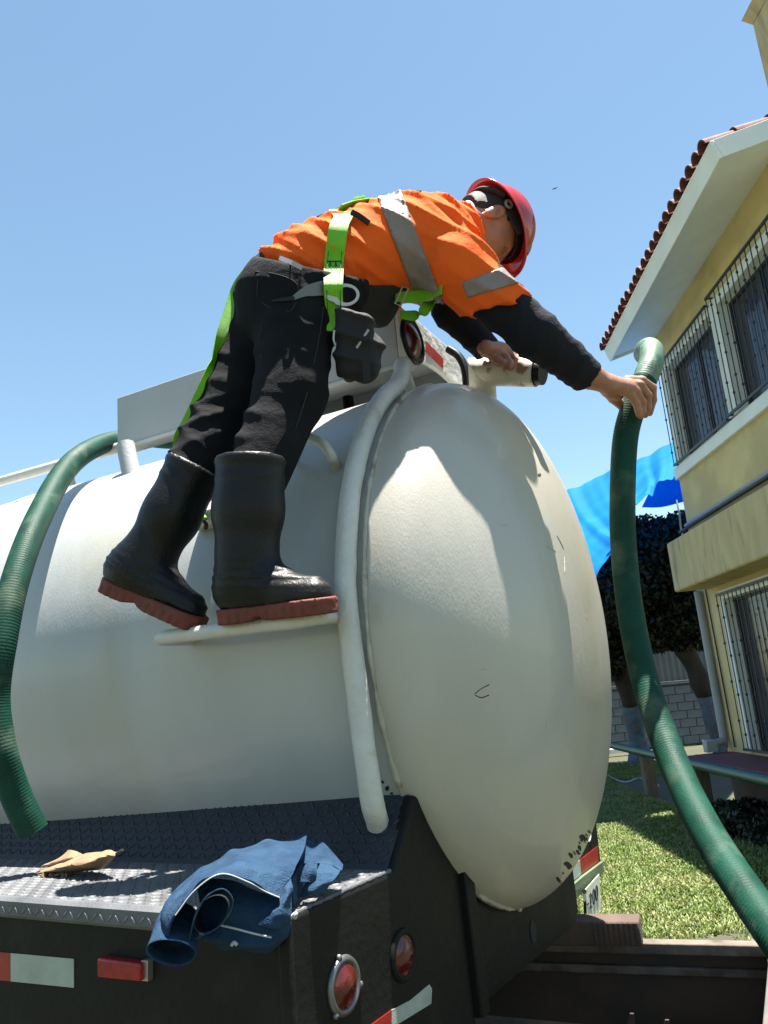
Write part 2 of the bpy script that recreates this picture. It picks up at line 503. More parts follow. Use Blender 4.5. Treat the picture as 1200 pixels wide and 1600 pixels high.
M['green_pipe'] = material('green_painted_pipe', (.016, .075, .055), .45, var=.2, vscale=6)

Z0 = 1.65
HX = 4.06
house = empty('house', (HX, 8.6, 0), 'yellow two storey house with clay tile eave and barred windows', 'house')
WLO, WHI = 6.72, 10.62
def wall_with_openings(y0, y1, z0, z1, holes, x0, x1, mat, name):
    """wall slab x0..x1 cut by rectangular holes (ya, yb, za, zb)"""
    ys = sorted({y0, y1, *[h[0] for h in holes], *[h[1] for h in holes]}); zs = sorted({z0, z1, *[h[2] for h in holes], *[h[3] for h in holes]})
    m = MB()
    for i in range(len(ys) - 1):
        for j in range(len(zs) - 1):
            yc, zc = (ys[i] + ys[i + 1]) / 2, (zs[j] + zs[j + 1]) / 2
            if any(h[0] < yc < h[1] and h[2] < zc < h[3] for h in holes): continue
            m.aabb((x0, ys[i], zs[j]), (x1, ys[i + 1], zs[j + 1]))
    # merge doubles so faces read as one plastered surface
    o = m.build(name, mat, house)
    return o
upA, upB = (8.72, 10.36), (6.95, 8.50)
WZ0, WZ1 = Z0 + 2.80, Z0 + 4.12
DZ0, DZ1 = Z0 - .93, Z0 + .88
DY = (7.5, 9.84)
wall_with_openings(WLO, WHI, 0.0, Z0 + 4.9, [(*upA, WZ0, WZ1), (*upB, WZ0, WZ1), (*DY, DZ0, DZ1)], HX, HX + .22, M['plaster'], 'wall')
m = MB()
m.aabb((HX + .22, WHI - .2, 0), (9.2, WHI, Z0 + 4.9)); m.build('wall', M['plaster'], house)
m = MB(); m.aabb((HX + .22, WLO, 0), (9.2, WLO + .2, Z0 + 4.9)); m.build('wall', M['plaster'], house)
m = MB(); m.aabb((9.0, WLO + .2, 0), (9.2, WHI - .2, Z0 + 4.9)); m.build('wall', M['plaster'], house)
m = MB(); m.aabb((HX + .22, WLO + .2, Z0 + 1.3), (9.0, WHI - .2, Z0 + 1.5)); m.build('floor_slab', M['white_wall'], house)

def barred_window(y0, y1, z0, z1, surround, knots, nbar, gx0, gy0, gy1, gz0, gz1, panes):
    w = empty('window', (HX, (y0 + y1) / 2, z0), None, None); w.parent = house; w.location = Vector((_world[w] - _world[house]).tolist())
    m = MB()
    s = surround
    x0, x1 = HX - .035, HX + .098
    m.aabb((x0, y0 - s, z1 - .012), (x1, y1 + s, z1 + s)); m.build('surround', M['white_wall'], w)
    for a, b in ((y0 - s, y0 + .012), (y1 - .012, y1 + s)):
        MB().aabb((x0, a, z0), (x1, b, z1 - .0125)).build('surround', M['white_wall'], w)
    # aluminium frame and panes set back in the reveal
    xf = HX + .1
    f = MB()
    t = .045
    f.aabb((xf, y0, z0), (xf + .05, y1, z0 + t)).aabb((xf, y0, z1 - t), (xf + .05, y1, z1))
    f.aabb((xf, y0, z0 + t), (xf + .05, y0 + t, z1 - t)).aabb((xf, y1 - t, z0 + t), (xf + .05, y1, z1 - t))
    for k in range(1, panes):
        yc = y0 + (y1 - y0) * k / panes
        f.aabb((xf - .004, yc - .04, z0 + t), (xf + .054, yc + .04, z1 - t))
    f.build('frame', M['alu'], w)
    for k in range(panes):
        ya = y0 + (y1 - y0) * k / panes; yb = y0 + (y1 - y0) * (k + 1) / panes
        MB().aabb((xf + .02, ya + .03, z0 + .03), (xf + .028, yb - .03, z1 - .03)).build('pane', M['glass'], w)
    # folds of a curtain behind the panes
    n = 60
    cy = np.linspace(y0 + .02, y1 - .02, n)
    v = [(xf + .12 + .02 * math.sin(i * 1.9), y, z) for z in (z0, z1) for i, y in enumerate(cy)]
    fc = [(i, i + 1, n + i + 1, n + i) for i in range(n - 1)]
    mesh('curtain', v, fc, M['curtain'], w, smooth=True)
    # iron grille standing off the wall
    g = .0085
    rail_z = [gz0, gz1]
    for zz in rail_z:
        MB().aabb((gx0 - g * 1.4, gy0, zz - g * 1.6), (gx0 + g * 1.4, gy1, zz + g * 1.6)).build('rail', M['iron'], w)
    for yy in (gy0 + .02, gy1 - .02):
        for zz in rail_z:
            MB().aabb((gx0, yy - g, zz - g), (HX + .02, yy + g, zz + g)).build('bracket', M['iron'], w)
    first = None
    for k in range(nbar):
        yy = gy0 + .012 + (gy1 - gy0 - .024) * k / (nbar - 1)
        b = MB().tube([(gx0, yy, gz0), (gx0, yy, gz1)], g * .75, 6)
        for q in range(knots):
            zq = gz0 + (gz1 - gz0) * ((q + .5 + (.22 if k % 2 else -.12)) / knots)
            b.tube([(gx0, yy, zq - .018), (gx0, yy, zq - .009), (gx0, yy, zq + .009), (gx0, yy, zq + .018)], [.006, .0145, .0145, .006], 6)
        b.build('bar', M['iron'], w)
    return w
barred_window(*upA, WZ0, WZ1, .1, 3, 17, HX - .085, 8.68, 10.50, Z0 + 2.78, Z0 + 4.20, 2)
barred_window(*upB, WZ0, WZ1, .1, 3, 15, HX - .085, 6.93, 8.64, Z0 + 2.81, Z0 + 4.26, 2)
barred_window(*DY, DZ0, DZ1, .1, 4, 22, HX - .075, 7.40, 9.93, Z0 - .9, Z0 + .93, 2)
MB().aabb((HX - .06, WLO, Z0 + 2.60), (HX + .04, WHI - .005, Z0 + 2.76)).build('sill_band', M['white_wall'], house, bevel=.01)
# balcony band
MB().aabb((3.62, 6.4, Z0 + 1.05), (HX + .05, 10.30, Z0 + 1.69)).build('balcony_band', M['plaster_old'], house, bevel=.025)
MB().aabb((HX + .004, 9.9, Z0 + .5), (HX + .05, 10.6, Z0 + .6)).build('wall_patch', M['plaster'], house)
# roof: eave line slightly off level as in the photograph
E0 = np.array([3.42, 10.72, Z0 + 4.46]); E1 = np.array([3.36, 6.45, Z0 + 4.58])
al = (E1 - E0) / np.linalg.norm(E1 - E0)
pit = math.radians(17)
sl_in = np.array([math.cos(pit), 0, math.sin(pit)]); up_n = np.cross(al, sl_in); up_n = up_n / np.linalg.norm(up_n)
if up_n[2] < 0: up_n = -up_n
RL = 3.6
LEN = np.linalg.norm(E1 - E0)
mid = (E0 + E1) / 2
roof = MB().box(mid + sl_in * (RL / 2 + .03) + up_n * .11, al * (LEN / 2 - .03), sl_in * (RL / 2), up_n * .08).build('roof', M['white_wall'], house)
MB().box(mid + up_n * .095 + sl_in * .012, al * (LEN / 2), sl_in * .018, up_n * .1).build('fascia', M['white_wall'], roof, bevel=.006)
for e, s in ((E0, 1), (E1, -1)):
    MB().box(e + al * s * .014 + sl_in * (RL / 2 + .032) + up_n * .096, al * .013, sl_in * (RL / 2), up_n * .1).build('bargeboard', M['white_wall'], roof, bevel=.004)
MB().box(mid + sl_in * (RL / 2 + .05) + up_n * .197, al * (LEN / 2 - .02), sl_in * (RL / 2 - .03), up_n * .006).build('tile_bed', M['tile'], roof)
# far slope of the roof
top = mid + sl_in * (RL + .03)
sl_out = np.array([math.cos(pit), 0, -math.sin(pit)]); un2 = np.array([math.sin(pit), 0, math.cos(pit)])
MB().box(top + sl_out * (RL / 2) + un2 * .13, al * (LEN / 2 - .03), sl_out * (RL / 2), un2 * .1).build('far_slope', M['tile'], roof)
# barrel tiles
def barrel(r0, r1, ln, th, n=8):
    v = []; f = []
    for s, r in ((0, r0), (ln, r1)):
        for rr in (r, r - th):
            for i in range(n + 1):
                a = math.pi * i / n
                v.append((math.cos(a) * rr, s, math.sin(a) * rr))
    m1 = n + 1
    for i in range(n):
        f.append((i, i + 1, 2 * m1 + i + 1, 2 * m1 + i)); f.append((m1 + i, 3 * m1 + i, 3 * m1 + i + 1, m1 + i + 1))
        f.append((i, m1 + i, m1 + i + 1, i + 1)); f.append((2 * m1 + i, 2 * m1 + i + 1, 3 * m1 + i + 1, 3 * m1 + i))
    for i in (0, n):
        f.append((i, 2 * m1 + i, 3 * m1 + i, m1 + i))
    return v, f
bv, bf = barrel(.085, .07, .42, .014)
tile_me = bpy.data.meshes.new('tile'); tile_me.from_pydata(bv, [], bf); tile_me.materials.append(M['tile'])
tile_me.polygons.foreach_set('use_smooth', [True] * len(tile_me.polygons)); tile_me.set_sharp_from_angle(angle=math.radians(40))
NT = 24
for row in range(10):
    for k in range(NT):
        o = bpy.data.objects.new('tile', tile_me); COL.objects.link(o); o.parent = roof
        pos = E0 + al * (LEN * (k + .5) / NT) + sl_in * (-.05 + row * .345 + R.uniform(-.012, .012)) + up_n * (.2 + R.uniform(-.004, .006))
        rot = Matrix([[al[0], sl_in[0], up_n[0]], [al[1], sl_in[1], up_n[1]], [al[2], sl_in[2], up_n[2]]]).to_4x4()
        o.matrix_local = Matrix.Translation(Vector((pos - _world[roof]).tolist())) @ rot @ Matrix.Rotation(R.uniform(-.03, .03), 4, 'Z') @ Matrix.Rotation(-.02, 4, 'X')
# chimney block on the roof
ch = MB().aabb((4.56, 5.95, Z0 + 4.9), (5.7, 7.49, Z0 + 6.95)).build('chimney', M['plaster_old'], house, bevel=.02)
MB().hexa([(4.56, 5.95, Z0 + 6.951), (5.7, 5.95, Z0 + 6.951), (5.7, 7.49, Z0 + 6.951), (4.56, 7.49, Z0 + 6.951), (4.49, 5.9, Z0 + 7.08), (5.77, 5.9, Z0 + 7.08), (5.77, 7.56, Z0 + 7.08), (4.49, 7.56, Z0 + 7.08)]).build('cap', M['plaster_old'], ch)
MB().aabb((4.60, 6.0, Z0 + 7.081), (5.66, 7.45, Z0 + 7.6)).build('flue_block', M['plaster_old'], ch)
# services on the wall
def pipe(name, pts, r, mat, parent, n=10, smooth_n=None):
    p = np.asarray(pts, float)
    if smooth_n: p = smoothpath(p, smooth_n)
    return MB().tube(p, r, n).build(name, mat, parent, smooth=True, sharp=60)
pipe('conduit', [(HX - .03, 6.5, Z0 + 1.99), (HX - .03, 10.6, Z0 + 1.96)], .028, M['grey_pvc'], house)
pipe('conduit', [(HX - .07, 6.5, Z0 + 1.93), (HX - .07, 10.75, Z0 + 1.90)], .022, M['rubber'], house)
pipe('cable', [(HX - .05, 10.72, Z0 + 2.35), (HX - .06, 10.68, Z0 + 2.15), (HX - .05, 10.74, Z0 + 1.95), (HX - .05, 10.72, Z0 + 1.75)], .012, M['grey_pvc'], house, smooth_n=20)
pipe('conduit', [(HX - .05, 10.55, Z0 + 4.55), (HX - .09, 10.5, Z0 + 4.5), (HX - .1, 10.52, Z0 + 4.35), (HX - .05, 10.5, Z0 + 4.22)], .022, M['plaster_old'], house, smooth_n=20)
pipe('downpipe', [(HX - .06, 10.52, Z0 + 1.06), (HX - .06, 10.52, Z0 - .72), (HX - .09, 10.5, Z0 - .82), (HX - .22, 10.45, Z0 - .86)], .05, M['grey_pvc'], house, smooth_n=40)
pipe('cable', [(HX - .02, 10.35, Z0 + 1.06), (HX - .02, 10.32, Z0 - .9)], .009, M['rubber'], house)
MB().aabb((HX - .34, 10.38, Z0 - .945), (HX - .2, 10.52, Z0 - .8)).build('drain_box', M['grey_pvc'], house, bevel=.01)
# raised red walkway with a green pipe along its edge
walk = MB().aabb((3.4, 6.0, Z0 - 1.08), (HX + .2, 10.5, Z0 - .96)).build('walkway', M['red_floor'], bevel=.01)
tag(walk, kind='structure')
gp = pipe('edge_pipe', [(3.35, 5.6, Z0 - 1.03), (3.36, 10, Z0 - 1.01), (3.40, 14.5, Z0 - 1.0)], .055, M['green_pipe'], None)
tag(gp, 'long green painted pipe along the edge of the red walkway', 'pipe')
M['post'] = material('weathered_post', (.11, .09, .065), .9, var=.3, vscale=8, bump=.6, bscale=40, stretch=(4, 4, .6))
for i, yy in enumerate((10.15, 12.3)):
    p = MB().aabb((3.42, yy - .09, -.02), (3.58, yy + .09, Z0 - 1.085)).build('support_post', M['post'], None, bevel=.008)
    tag(p, ('weathered square post under the walkway edge, just right of the held hose', 'weathered square post under the green pipe, between the tank and the held hose')[i], 'post', 'posts under the walkway')

M['plinth'] = material('dark_plinth', (.06, .05, .04), .95, var=.3, vscale=4, bump=.6, bscale=40)  # dark facing added over the yellow wall base below the walkway
MB().aabb((HX - .03, WLO + .1, -.02), (HX + .01, WHI - .02, Z0 - 1.085)).build('plinth', M['plinth'], house)

# ------------------------------------------------------------------ boundary wall and sheet fence
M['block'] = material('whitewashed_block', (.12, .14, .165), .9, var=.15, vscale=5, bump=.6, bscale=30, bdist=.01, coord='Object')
M['mortar'] = material('mortar', (.06, .065, .075), .95, var=.2, vscale=8)
M['sheet_grey'] = material('grey_sheet_metal', (.13, .14, .15), .5, metal=.2, var=.12, vscale=2)
M['sheet_blue'] = material('blue_sheet_metal', (.02, .1, .3), .5, var=.12, vscale=2)
BY = 20.5
bw = empty('boundary_wall', (7, BY, 0), 'whitewashed concrete block wall behind the two tree trunks', 'wall')
MB().aabb((1.5, BY + .02, 0), (12, BY + .16, 1.49)).build('core', M['mortar'], bw)
blk = MB().aabb((-.19, -.012, -.092), (.19, .03, .092))
bl_me = bpy.data.meshes.new('block'); bl_me.from_pydata(blk.v, [], blk.f); bl_me.materials.append(M['block'])
for j in range(7):
    for i in range(26):
        o = bpy.data.objects.new('block', bl_me); COL.objects.link(o); o.parent = bw
        o.location = (1.8 + i * .4 + (.2 if j % 2 else 0) - 7, R.uniform(-.006, .006), .13 + j * .2)
        o.rotation_euler = (0, R.uniform(-.006, .006), 0)
MB().aabb((1.5, BY - .03, 1.494), (12, BY + .2, 1.55)).build('coping', M['block'], bw)
def corrugated(name, x0, x1, z0, z1, y, mat, label):
    n = int((x1 - x0) / .02)
    xs = np.linspace(x0, x1, n)
    v = [(x, y + .02 * math.sin(x * 2 * math.pi / .15) + dy, z) for dy in (0, .004) for z in (z0, z1) for x in xs]
    f = [(i, i + 1, n + i + 1, n + i) for i in range(n - 1)] + [(2 * n + i, 3 * n + i, 3 * n + i + 1, 2 * n + i + 1) for i in range(n - 1)]
    o = mesh(name, v, f, mat, None, smooth=True)
    return tag(o, label, 'fence')
corrugated('sheet_fence', 1.5, 7.75, 1.555, 3.3, BY + .06, M['sheet_grey'], 'grey corrugated sheet fence standing on the block wall')
corrugated('sheet_fence', 7.76, 12, 1.555, 3.5, BY + .02, M['sheet_blue'], 'blue corrugated sheet fence beside the house corner')

# ------------------------------------------------------------------ trees
M['bark'] = material('tree_bark', (.028, .022, .018), .95, var=.35, vscale=8, bump=.9, bscale=22, bdist=.03, stretch=(1, 1, .35))
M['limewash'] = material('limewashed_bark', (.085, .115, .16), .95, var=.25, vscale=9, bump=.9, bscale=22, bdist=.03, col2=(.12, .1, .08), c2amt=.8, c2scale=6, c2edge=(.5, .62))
M['foliage'] = material('ficus_foliage', (.009, .016, .007), .5, var=.5, vscale=3, trans=.12, spec=.35)
def leaf_cloud(n, blobs, size, seed):
    r = np.random.RandomState(seed)
    w = np.array([b[1] ** 2 for b in blobs]); w = w / w.sum()
    ctr = []
    for _ in range(n):
        c, rad, sq = blobs[r.choice(len(blobs), p=w)]
        d = r.normal(size=3); d /= np.linalg.norm(d)
        ctr.append(np.asarray(c) + d * np.array([1, 1, sq]) * rad * r.uniform(.72, 1.03) ** .7)
    ctr = np.array(ctr)
    ctr += .12 * np.stack([wav(ctr, 3.5, seed + k) for k in range(3)], 1)
    a = r.normal(size=(n, 3)); a /= np.linalg.norm(a, axis=1)[:, None]
    b = r.normal(size=(n, 3)); b -= a * (a * b).sum(1)[:, None]; b /= np.linalg.norm(b, axis=1)[:, None]
    s = size * r.uniform(.6, 1.3, n)[:, None]
    v = np.stack([ctr - a * s, ctr + b * s * .45, ctr + a * s, ctr - b * s * .45], 1).reshape(-1, 3)
    f = (np.arange(n)[:, None] * 4 + np.arange(4)).tolist()
    return v, f
def tree(base, path, r0, r1, paint, limbs, blobs, n, seed, label):
    t = empty('ficus_tree', base, label, 'tree', 'ficus trees by the block wall')
    P = smoothpath(path, 26)
    rs = np.linspace(r0, r1, 26) * (1 + .12 * np.sin(np.arange(26) * 1.1)); rs[0] *= 1.35; rs[1] *= 1.12
    zt = P[:, 2]
    k = int(np.searchsorted(zt, paint))
    def lump(pp, rr, mat, name, nseg=14):
        v, f = tube_geo(pp, rr, nseg, True)
        v = v + .02 * np.stack([wav(v, 9, seed + q) for q in range(3)], 1)
        mesh(name, v, f, mat, t, smooth=True)
    lump(P[:k + 1], rs[:k + 1], M['limewash'], 'limewashed_trunk')
    lump(P[k:], rs[k:], M['bark'], 'trunk')
    for l in limbs:
        q = smoothpath(l, 14); lump(q, np.linspace(r1 * .85, r1 * .3, 14), M['bark'], 'limb', 10)
    v, f = leaf_cloud(n, blobs, .062, seed)
    mesh('crown', v, f, M['foliage'], t)
    return t
def G(x, y, d):
    p = W(x, y, d); return p
tb = G(1140, 1200, 15); tb[2] = 0
t1 = [tb, G(1112, 1110, 15), G(1088, 1050, 15), G(1062, 1000, 15.1), G(1040, 950, 15.2)]
cR = [(G(1040, 900, 15.3), 1.35, .85), (G(1110, 880, 15.6), 1.4, .85), (G(985, 905, 15.2), 1.15, .8), (G(1075, 850, 15.0), .95, .6), (G(1020, 850, 15.6), .85, .6), (G(1100, 940, 15.0), .8, .8), (G(1020, 955, 15.0), .75, .7), (G(1060, 985, 15.1), .55, .6), (G(1020, 1000, 15.2), .4, .6), (G(1090, 990, 15.4), .45, .7)]
tree(tb, t1, .2, .16, 1.25, [[t1[3], G(1020, 975, 15), G(985, 950, 15)], [t1[3], G(1070, 960, 15.3), G(1085, 900, 15.6)]], cR, 44000, 21, 'leaning dark ficus tree whose limewashed trunk stands by the house corner')
tb = G(1002, 1195, 16.5); tb[2] = 0
t2 = [tb, G(990, 1120, 16.5), G(975, 1060, 16.5), G(962, 1000, 16.6), G(955, 940, 16.8)]
cL = [(G(950, 920, 16.8), 1.5, .9), (G(900, 930, 17), 1.3, .9), (G(980, 950, 16.6), 1.0, .8), (G(940, 985, 16.4), .95, .8), (G(960, 1020, 16.8), .6, .7), (G(985, 1030, 16.6), .4, .6), (G(935, 1045, 16.5), .5, .6)]
tree(tb, t2, .2, .16, 1.15, [[t2[3], G(930, 960, 16.6), G(905, 930, 16.8)]], cL, 34000, 33, 'upright dark ficus tree nearest the tank with pale limewashed trunk')
# low dark shrubs growing under the walkway edge
for k, (x_, y_, r_, lab) in enumerate(((3.55, 9.2, .3, 'low dark leafy shrub under the walkway, just right of its post'), (3.6, 8.1, .34, 'low dark leafy shrub under the walkway at the right edge of the picture'))):
    sh = empty('shrub', (x_, y_, 0), lab, 'shrub', 'shrubs under the walkway')
    v, f = leaf_cloud(2600, [((x_, y_, .16), r_, .6), ((x_ - .1, y_ + .3, .12), r_ * .8, .6), ((x_ - .08, y_ - .35, .12), r_ * .8, .6)], .045, 60 + k)
    v[:, 2] = np.abs(v[:, 2])
    mesh('foliage', v, f, M['foliage'], sh)
    for q in range(7):
        a = q * .9; pipe('stem', [(x_, y_, 0), (x_ + .1 * math.cos(a), y_ + .1 * math.sin(a), .12), (x_ + .2 * math.cos(a), y_ + .25 * math.sin(a), .24)], .006, M['bark'], sh, 6)
# a length of timber and a hose lying in the shade
p = MB().box(G(975, 1160, 18.5) * np.array([1, 1, 0]) + np.array([0, 0, .12]), (.5, .1, 0), (-.02, .08, 0), (0, 0, .05)).build('timber_offcut', M['white_wall'], None, bevel=.01)
tag(p, 'pale timber offcut lying on the ground beside the tree trunk', 'timber')
g0 = [RP(x, y, Z3, (0, 0, .02)) for x, y in ((945, 1210), (975, 1222), (1000, 1216), (1030, 1228))]
tag(pipe('garden_hose', g0, .014, M['grey_pvc'], None, smooth_n=30), 'thin pale garden hose lying on the shaded lawn', 'hose')

# ------------------------------------------------------------------ tarpaulins
def tarp_mat(name, col):
    return material(name, col, .6, var=.12, vscale=1.2, bump=.3, bscale=5.0, bdist=.03, trans=.7, spec=.2)
M['tarp'] = tarp_mat('blue_tarp', (.02, .36, .8))
M['tarp_dark'] = tarp_mat('deep_blue_tarp', (.015, .16, .5))
g = [[G(780, 826, 17.5), G(905, 758, 17.2), G(985, 722, 16.8), G(1056, 690, 16.4), G(1125, 660, 16.4)],
     [G(800, 856, 15.5), G(912, 800, 15.3), G(985, 752, 15.0), G(1046, 708, 14.8), G(1118, 680, 14.8)],
     [G(830, 890, 12.8), G(922, 846, 12.7), G(985, 783, 12.7), G(1030, 736, 12.8), G(1110, 702, 13.0)],
     [G(860, 930, 10.5), G(934, 892, 10.4), G(978, 830, 10.7), G(1010, 772, 11.1), G(1095, 730, 11.6)]]
g = np.array(g)
def wrinkled(g, nu, nv, mat, name, label, amp, fx, seed):
    o = sheet(g, nu, nv, mat, name, None, thick=.006, noise=amp, freq=fx, seed=seed)
    return tag(o, label, 'tarpaulin')
# pleats run down the slack of the sheet
rows = np.stack([smoothpath(g[i], 40) for i in range(4)])
pl = np.sin(np.linspace(0, 26, 40)) * .04 + np.sin(np.linspace(0, 61, 40)) * .03 + np.sin(np.linspace(0, 97, 40)) * .02
rows[:, :, 2] += pl[None] * np.linspace(.5, 1.2, 4)[:, None]
wrinkled(rows, 40, 90, M['tarp'], 'tarpaulin', 'sagging bright blue tarpaulin tied to the house corner', .02, 4, 3)
g2 = [[G(1003, 792, 14.6), G(1030, 738, 15.4), G(1060, 690, 16)], [G(1035, 792, 14.6), G(1052, 750, 15.2), G(1075, 700, 15.8)], [G(1075, 782, 14.4), G(1090, 745, 15), G(1100, 705, 15.6)]]
wrinkled(np.array(g2), 24, 24, M['tarp'], 'tarpaulin', 'light blue tarpaulin behind, above the dark tree crown', .03, 4, 8)
# ================================================================== tanker truck
TH = .47
TP = np.array([.2648, 2.3748, 0.0])                # ground under the rear seam of the tank
TU = np.array([math.sin(TH), math.cos(TH), 0]); TT = np.array([-math.cos(TH), math.sin(TH), 0])
TA, TBH, TC, TPW = .7045, .74, .3025, 2.25
ZC = Z0 + .1777
def T(X, t, z): return TP + X * TU + t * TT + np.array([0, 0, z])
BH = .53                                            # the rear deck sits slightly askew
BU = np.array([math.sin(BH), math.cos(BH), 0]); BT = np.array([-math.cos(BH), math.sin(BH), 0])
def B(X, t, z): return TP + X * BU + t * BT + np.array([0, 0, z])
truck = empty('tanker_truck', TP, 'white tanker truck with rounded rear end and dark tread plate deck', 'truck')

def ring(t, s=1.0, n=128, da=0.0):
    a = np.linspace(0, 2 * np.pi, n, endpoint=False)
    return np.stack([T((TA * s + da) * math.cos(q), t, ZC + (TBH * s + da) * math.sin(q)) for q in a])
def loft(rings, capend=True):
    n = len(rings[0]); v = np.concatenate(rings); f = []
    for i in range(len(rings) - 1):
        for j in range(n):
            k = (j + 1) % n
            f.append((i * n + j, (i + 1) * n + j, (i + 1) * n + k, i * n + k))
    if capend: f.append(tuple((len(rings) - 1) * n + j for j in range(n)))
    return v, f
ts = list(np.linspace(0, 4.4, 56))
rr = [ring(t) for t in ts] + [ring(4.4 + .25 * s, (1 - s ** 2.4) ** (1 / 2.4)) for s in (.3, .5, .7, .85, .95, .995)]
v, f = loft(rr)
c = v - T(0, 0, ZC)
v = v + (c * np.array([1, 1, 1])) * (.0022 * wav(v, 7, 4))[:, None]
tank = mesh('tank', v, f, M['tank'], truck, smooth=True)
rr = [ring(-TC * s, q) for q, s in [(q, (1 - q ** TPW) ** (1 / TPW)) for q in np.concatenate([np.cos(np.linspace(0, 1.5, 60)), [.05, .02, .004]])]]
v, f = loft(rr)
c = v - T(0, 0, ZC)
v = v + c * (.003 * wav(v, 6, 5) + .0012 * wav(v, 21, 8))[:, None]
head = mesh('tank_end', v, f, M['tank_end'], truck, smooth=True)
# weld beads, lumpy
def bead(t, r, seed, name, parent, off=.002):
    a = np.linspace(0, 2 * np.pi, 420)
    p = np.stack([T((TA + off) * math.cos(q), t, ZC + (TBH + off) * math.sin(q)) for q in a])
    rs = r * (1 + .45 * wav(p, 70, seed) + .25 * wav(p, 160, seed + 1))
    MB().tube(p, np.clip(rs, r * .3, r * 2), 7).build(name, M['weld'], parent, smooth=True, sharp=80)
bead(.004, .0065, 3, 'weld_seam', tank)
bead(1.62, .004, 9, 'weld_seam', tank)
bead(3.1, .004, 10, 'weld_seam', tank)
# conduit pipe bent round the tank just ahead of the seam
ang = np.linspace(math.radians(112), math.radians(207), 46)
pp = [T((TA + .03) * math.cos(q), .035, ZC + (TBH + .03) * math.sin(q)) for q in ang]
bz_ = Z0 + .963
_sn = BU * (Z0 - .197 - (Z0 - .325)) * -1 + Z3 * (-.61 + .725)
foot = [RP(577, 1225, TU, T(-.705, 0, 0)), RP(591, 1288, _sn, B(-.725, 0, Z0 - .325))]
head_pts = [T(-.17, .09, bz_ + .03), T(-.235, .075, bz_ + .0), T(-.30, .05, bz_ - .06)]
P0 = smoothpath(np.array(head_pts + pp[4:34:3] + foot), 110)
v, f = tube_geo(P0, np.full(110, .0245), 18, True)
v = v + .0012 * np.stack([wav(v, 60, k) for k in range(3)], 1)
mesh('conduit_pipe', v, f, M['white_steel'], truck, smooth=True, sharp=60)
def tank_hit(x, y, off=0.0):
    """where the line of sight through an image point meets the tank's side"""
    r = ray(x, y); o = EYE - T(0, 0, ZC)
    A = np.array([r @ TU / (TA + off), r[2] / (TBH + off)]); O = np.array([o @ TU / (TA + off), o[2] / (TBH + off)])
    a, b, c_ = A @ A, 2 * A @ O, O @ O - 1
    k = (-b - math.sqrt(max(0, b * b - 4 * a * c_))) / (2 * a)
    return EYE + r * k
# step bar
sx = -.85
stp = [T(-.66, .50, Z0 + .195), T(-.80, .49, Z0 + .19), T(sx, .44, Z0 + .187), T(sx, .25, Z0 + .183), T(sx, .1, Z0 + .18), T(-.80, .065, Z0 + .187), T(-.66, .06, Z0 + .195)]
pipe('step_bar', stp, .0165, M['white_steel'], truck, 14, 60)
# grab handle above the step
hd = [tank_hit(440, 712, -.02), tank_hit(455, 695, .05), tank_hit(478, 684, .075), tank_hit(503, 692, .07), tank_hit(520, 716, .04), tank_hit(528, 734, -.01)]
pipe('grab_handle', hd, .013, M['white_steel'], truck, 12, 40)
# lifting lug behind the legs
lug = empty('lug_plate', tank_hit(330, 812), None, None); lug.parent = truck; lug.location = Vector((_world[lug] - TP).tolist())
c = tank_hit(330, 812, .015)
n_t = W(325, 812, 1.0) - W(325, 812, 2.0); n_t /= np.linalg.norm(n_t)
MB().box(c, TT * .045, np.array([0, 0, .022]), TU * .03).build('plate', M['white_steel'], lug, bevel=.004)
pipe('hook', [c + TU * -.03 + np.array([0, 0, .01]), c + TU * -.05 - TT * .01, c + TU * -.045 - TT * .02 + np.array([0, 0, -.02]), c + TU * -.035 - TT * .01 + np.array([0, 0, -.03])], .006, M['rust'], lug, 8, 16)

# ---- walkway box on top of the tank
bx0, bx1, bt0, bt1, bz0, bz1 = -.25, .27, .078, 1.207, Z0 + .963, Z0 + 1.151
th = .012
box = MB().hexa([T(bx0, bt0, bz0), T(bx0 + th, bt0, bz0), T(bx0 + th, bt1, bz0), T(bx0, bt1, bz0), T(bx0, bt0, bz1), T(bx0 + th, bt0, bz1), T(bx0 + th, bt1, bz1), T(bx0, bt1, bz1)]).build('side_box', M['grey_steel'], truck, bevel=.002)
MB().hexa([T(bx0 + th, bt0, bz1 - th), T(bx1, bt0, bz1 - th), T(bx1, bt1, bz1 - th), T(bx0 + th, bt1, bz1 - th), T(bx0 + th, bt0, bz1 - .001), T(bx1, bt0, bz1 - .001), T(bx1, bt1, bz1 - .001), T(bx0 + th, bt1, bz1 - .001)]).build('top_plate', M['grey_steel'], box)
MB().hexa([T(bx1, bt0, bz0), T(bx1 + th, bt0, bz0), T(bx1 + th, bt1, bz0), T(bx1, bt1, bz0), T(bx1, bt0, bz1), T(bx1 + th, bt0, bz1), T(bx1 + th, bt1, bz1), T(bx1, bt1, bz1)]).build('side_plate', M['grey_steel'], box)
MB().hexa([T(bx0 - .004, bt0, bz0 - .014), T(bx0 + .05, bt0, bz0 - .014), T(bx0 + .05, bt1, bz0 - .014), T(bx0 - .004, bt1, bz0 - .014), T(bx0 - .004, bt0, bz0 - .001), T(bx0 + .05, bt0, bz0 - .001), T(bx0 + .05, bt1, bz0 - .001), T(bx0 - .004, bt1, bz0 - .001)]).build('bottom_flange', M['white_steel'], box)
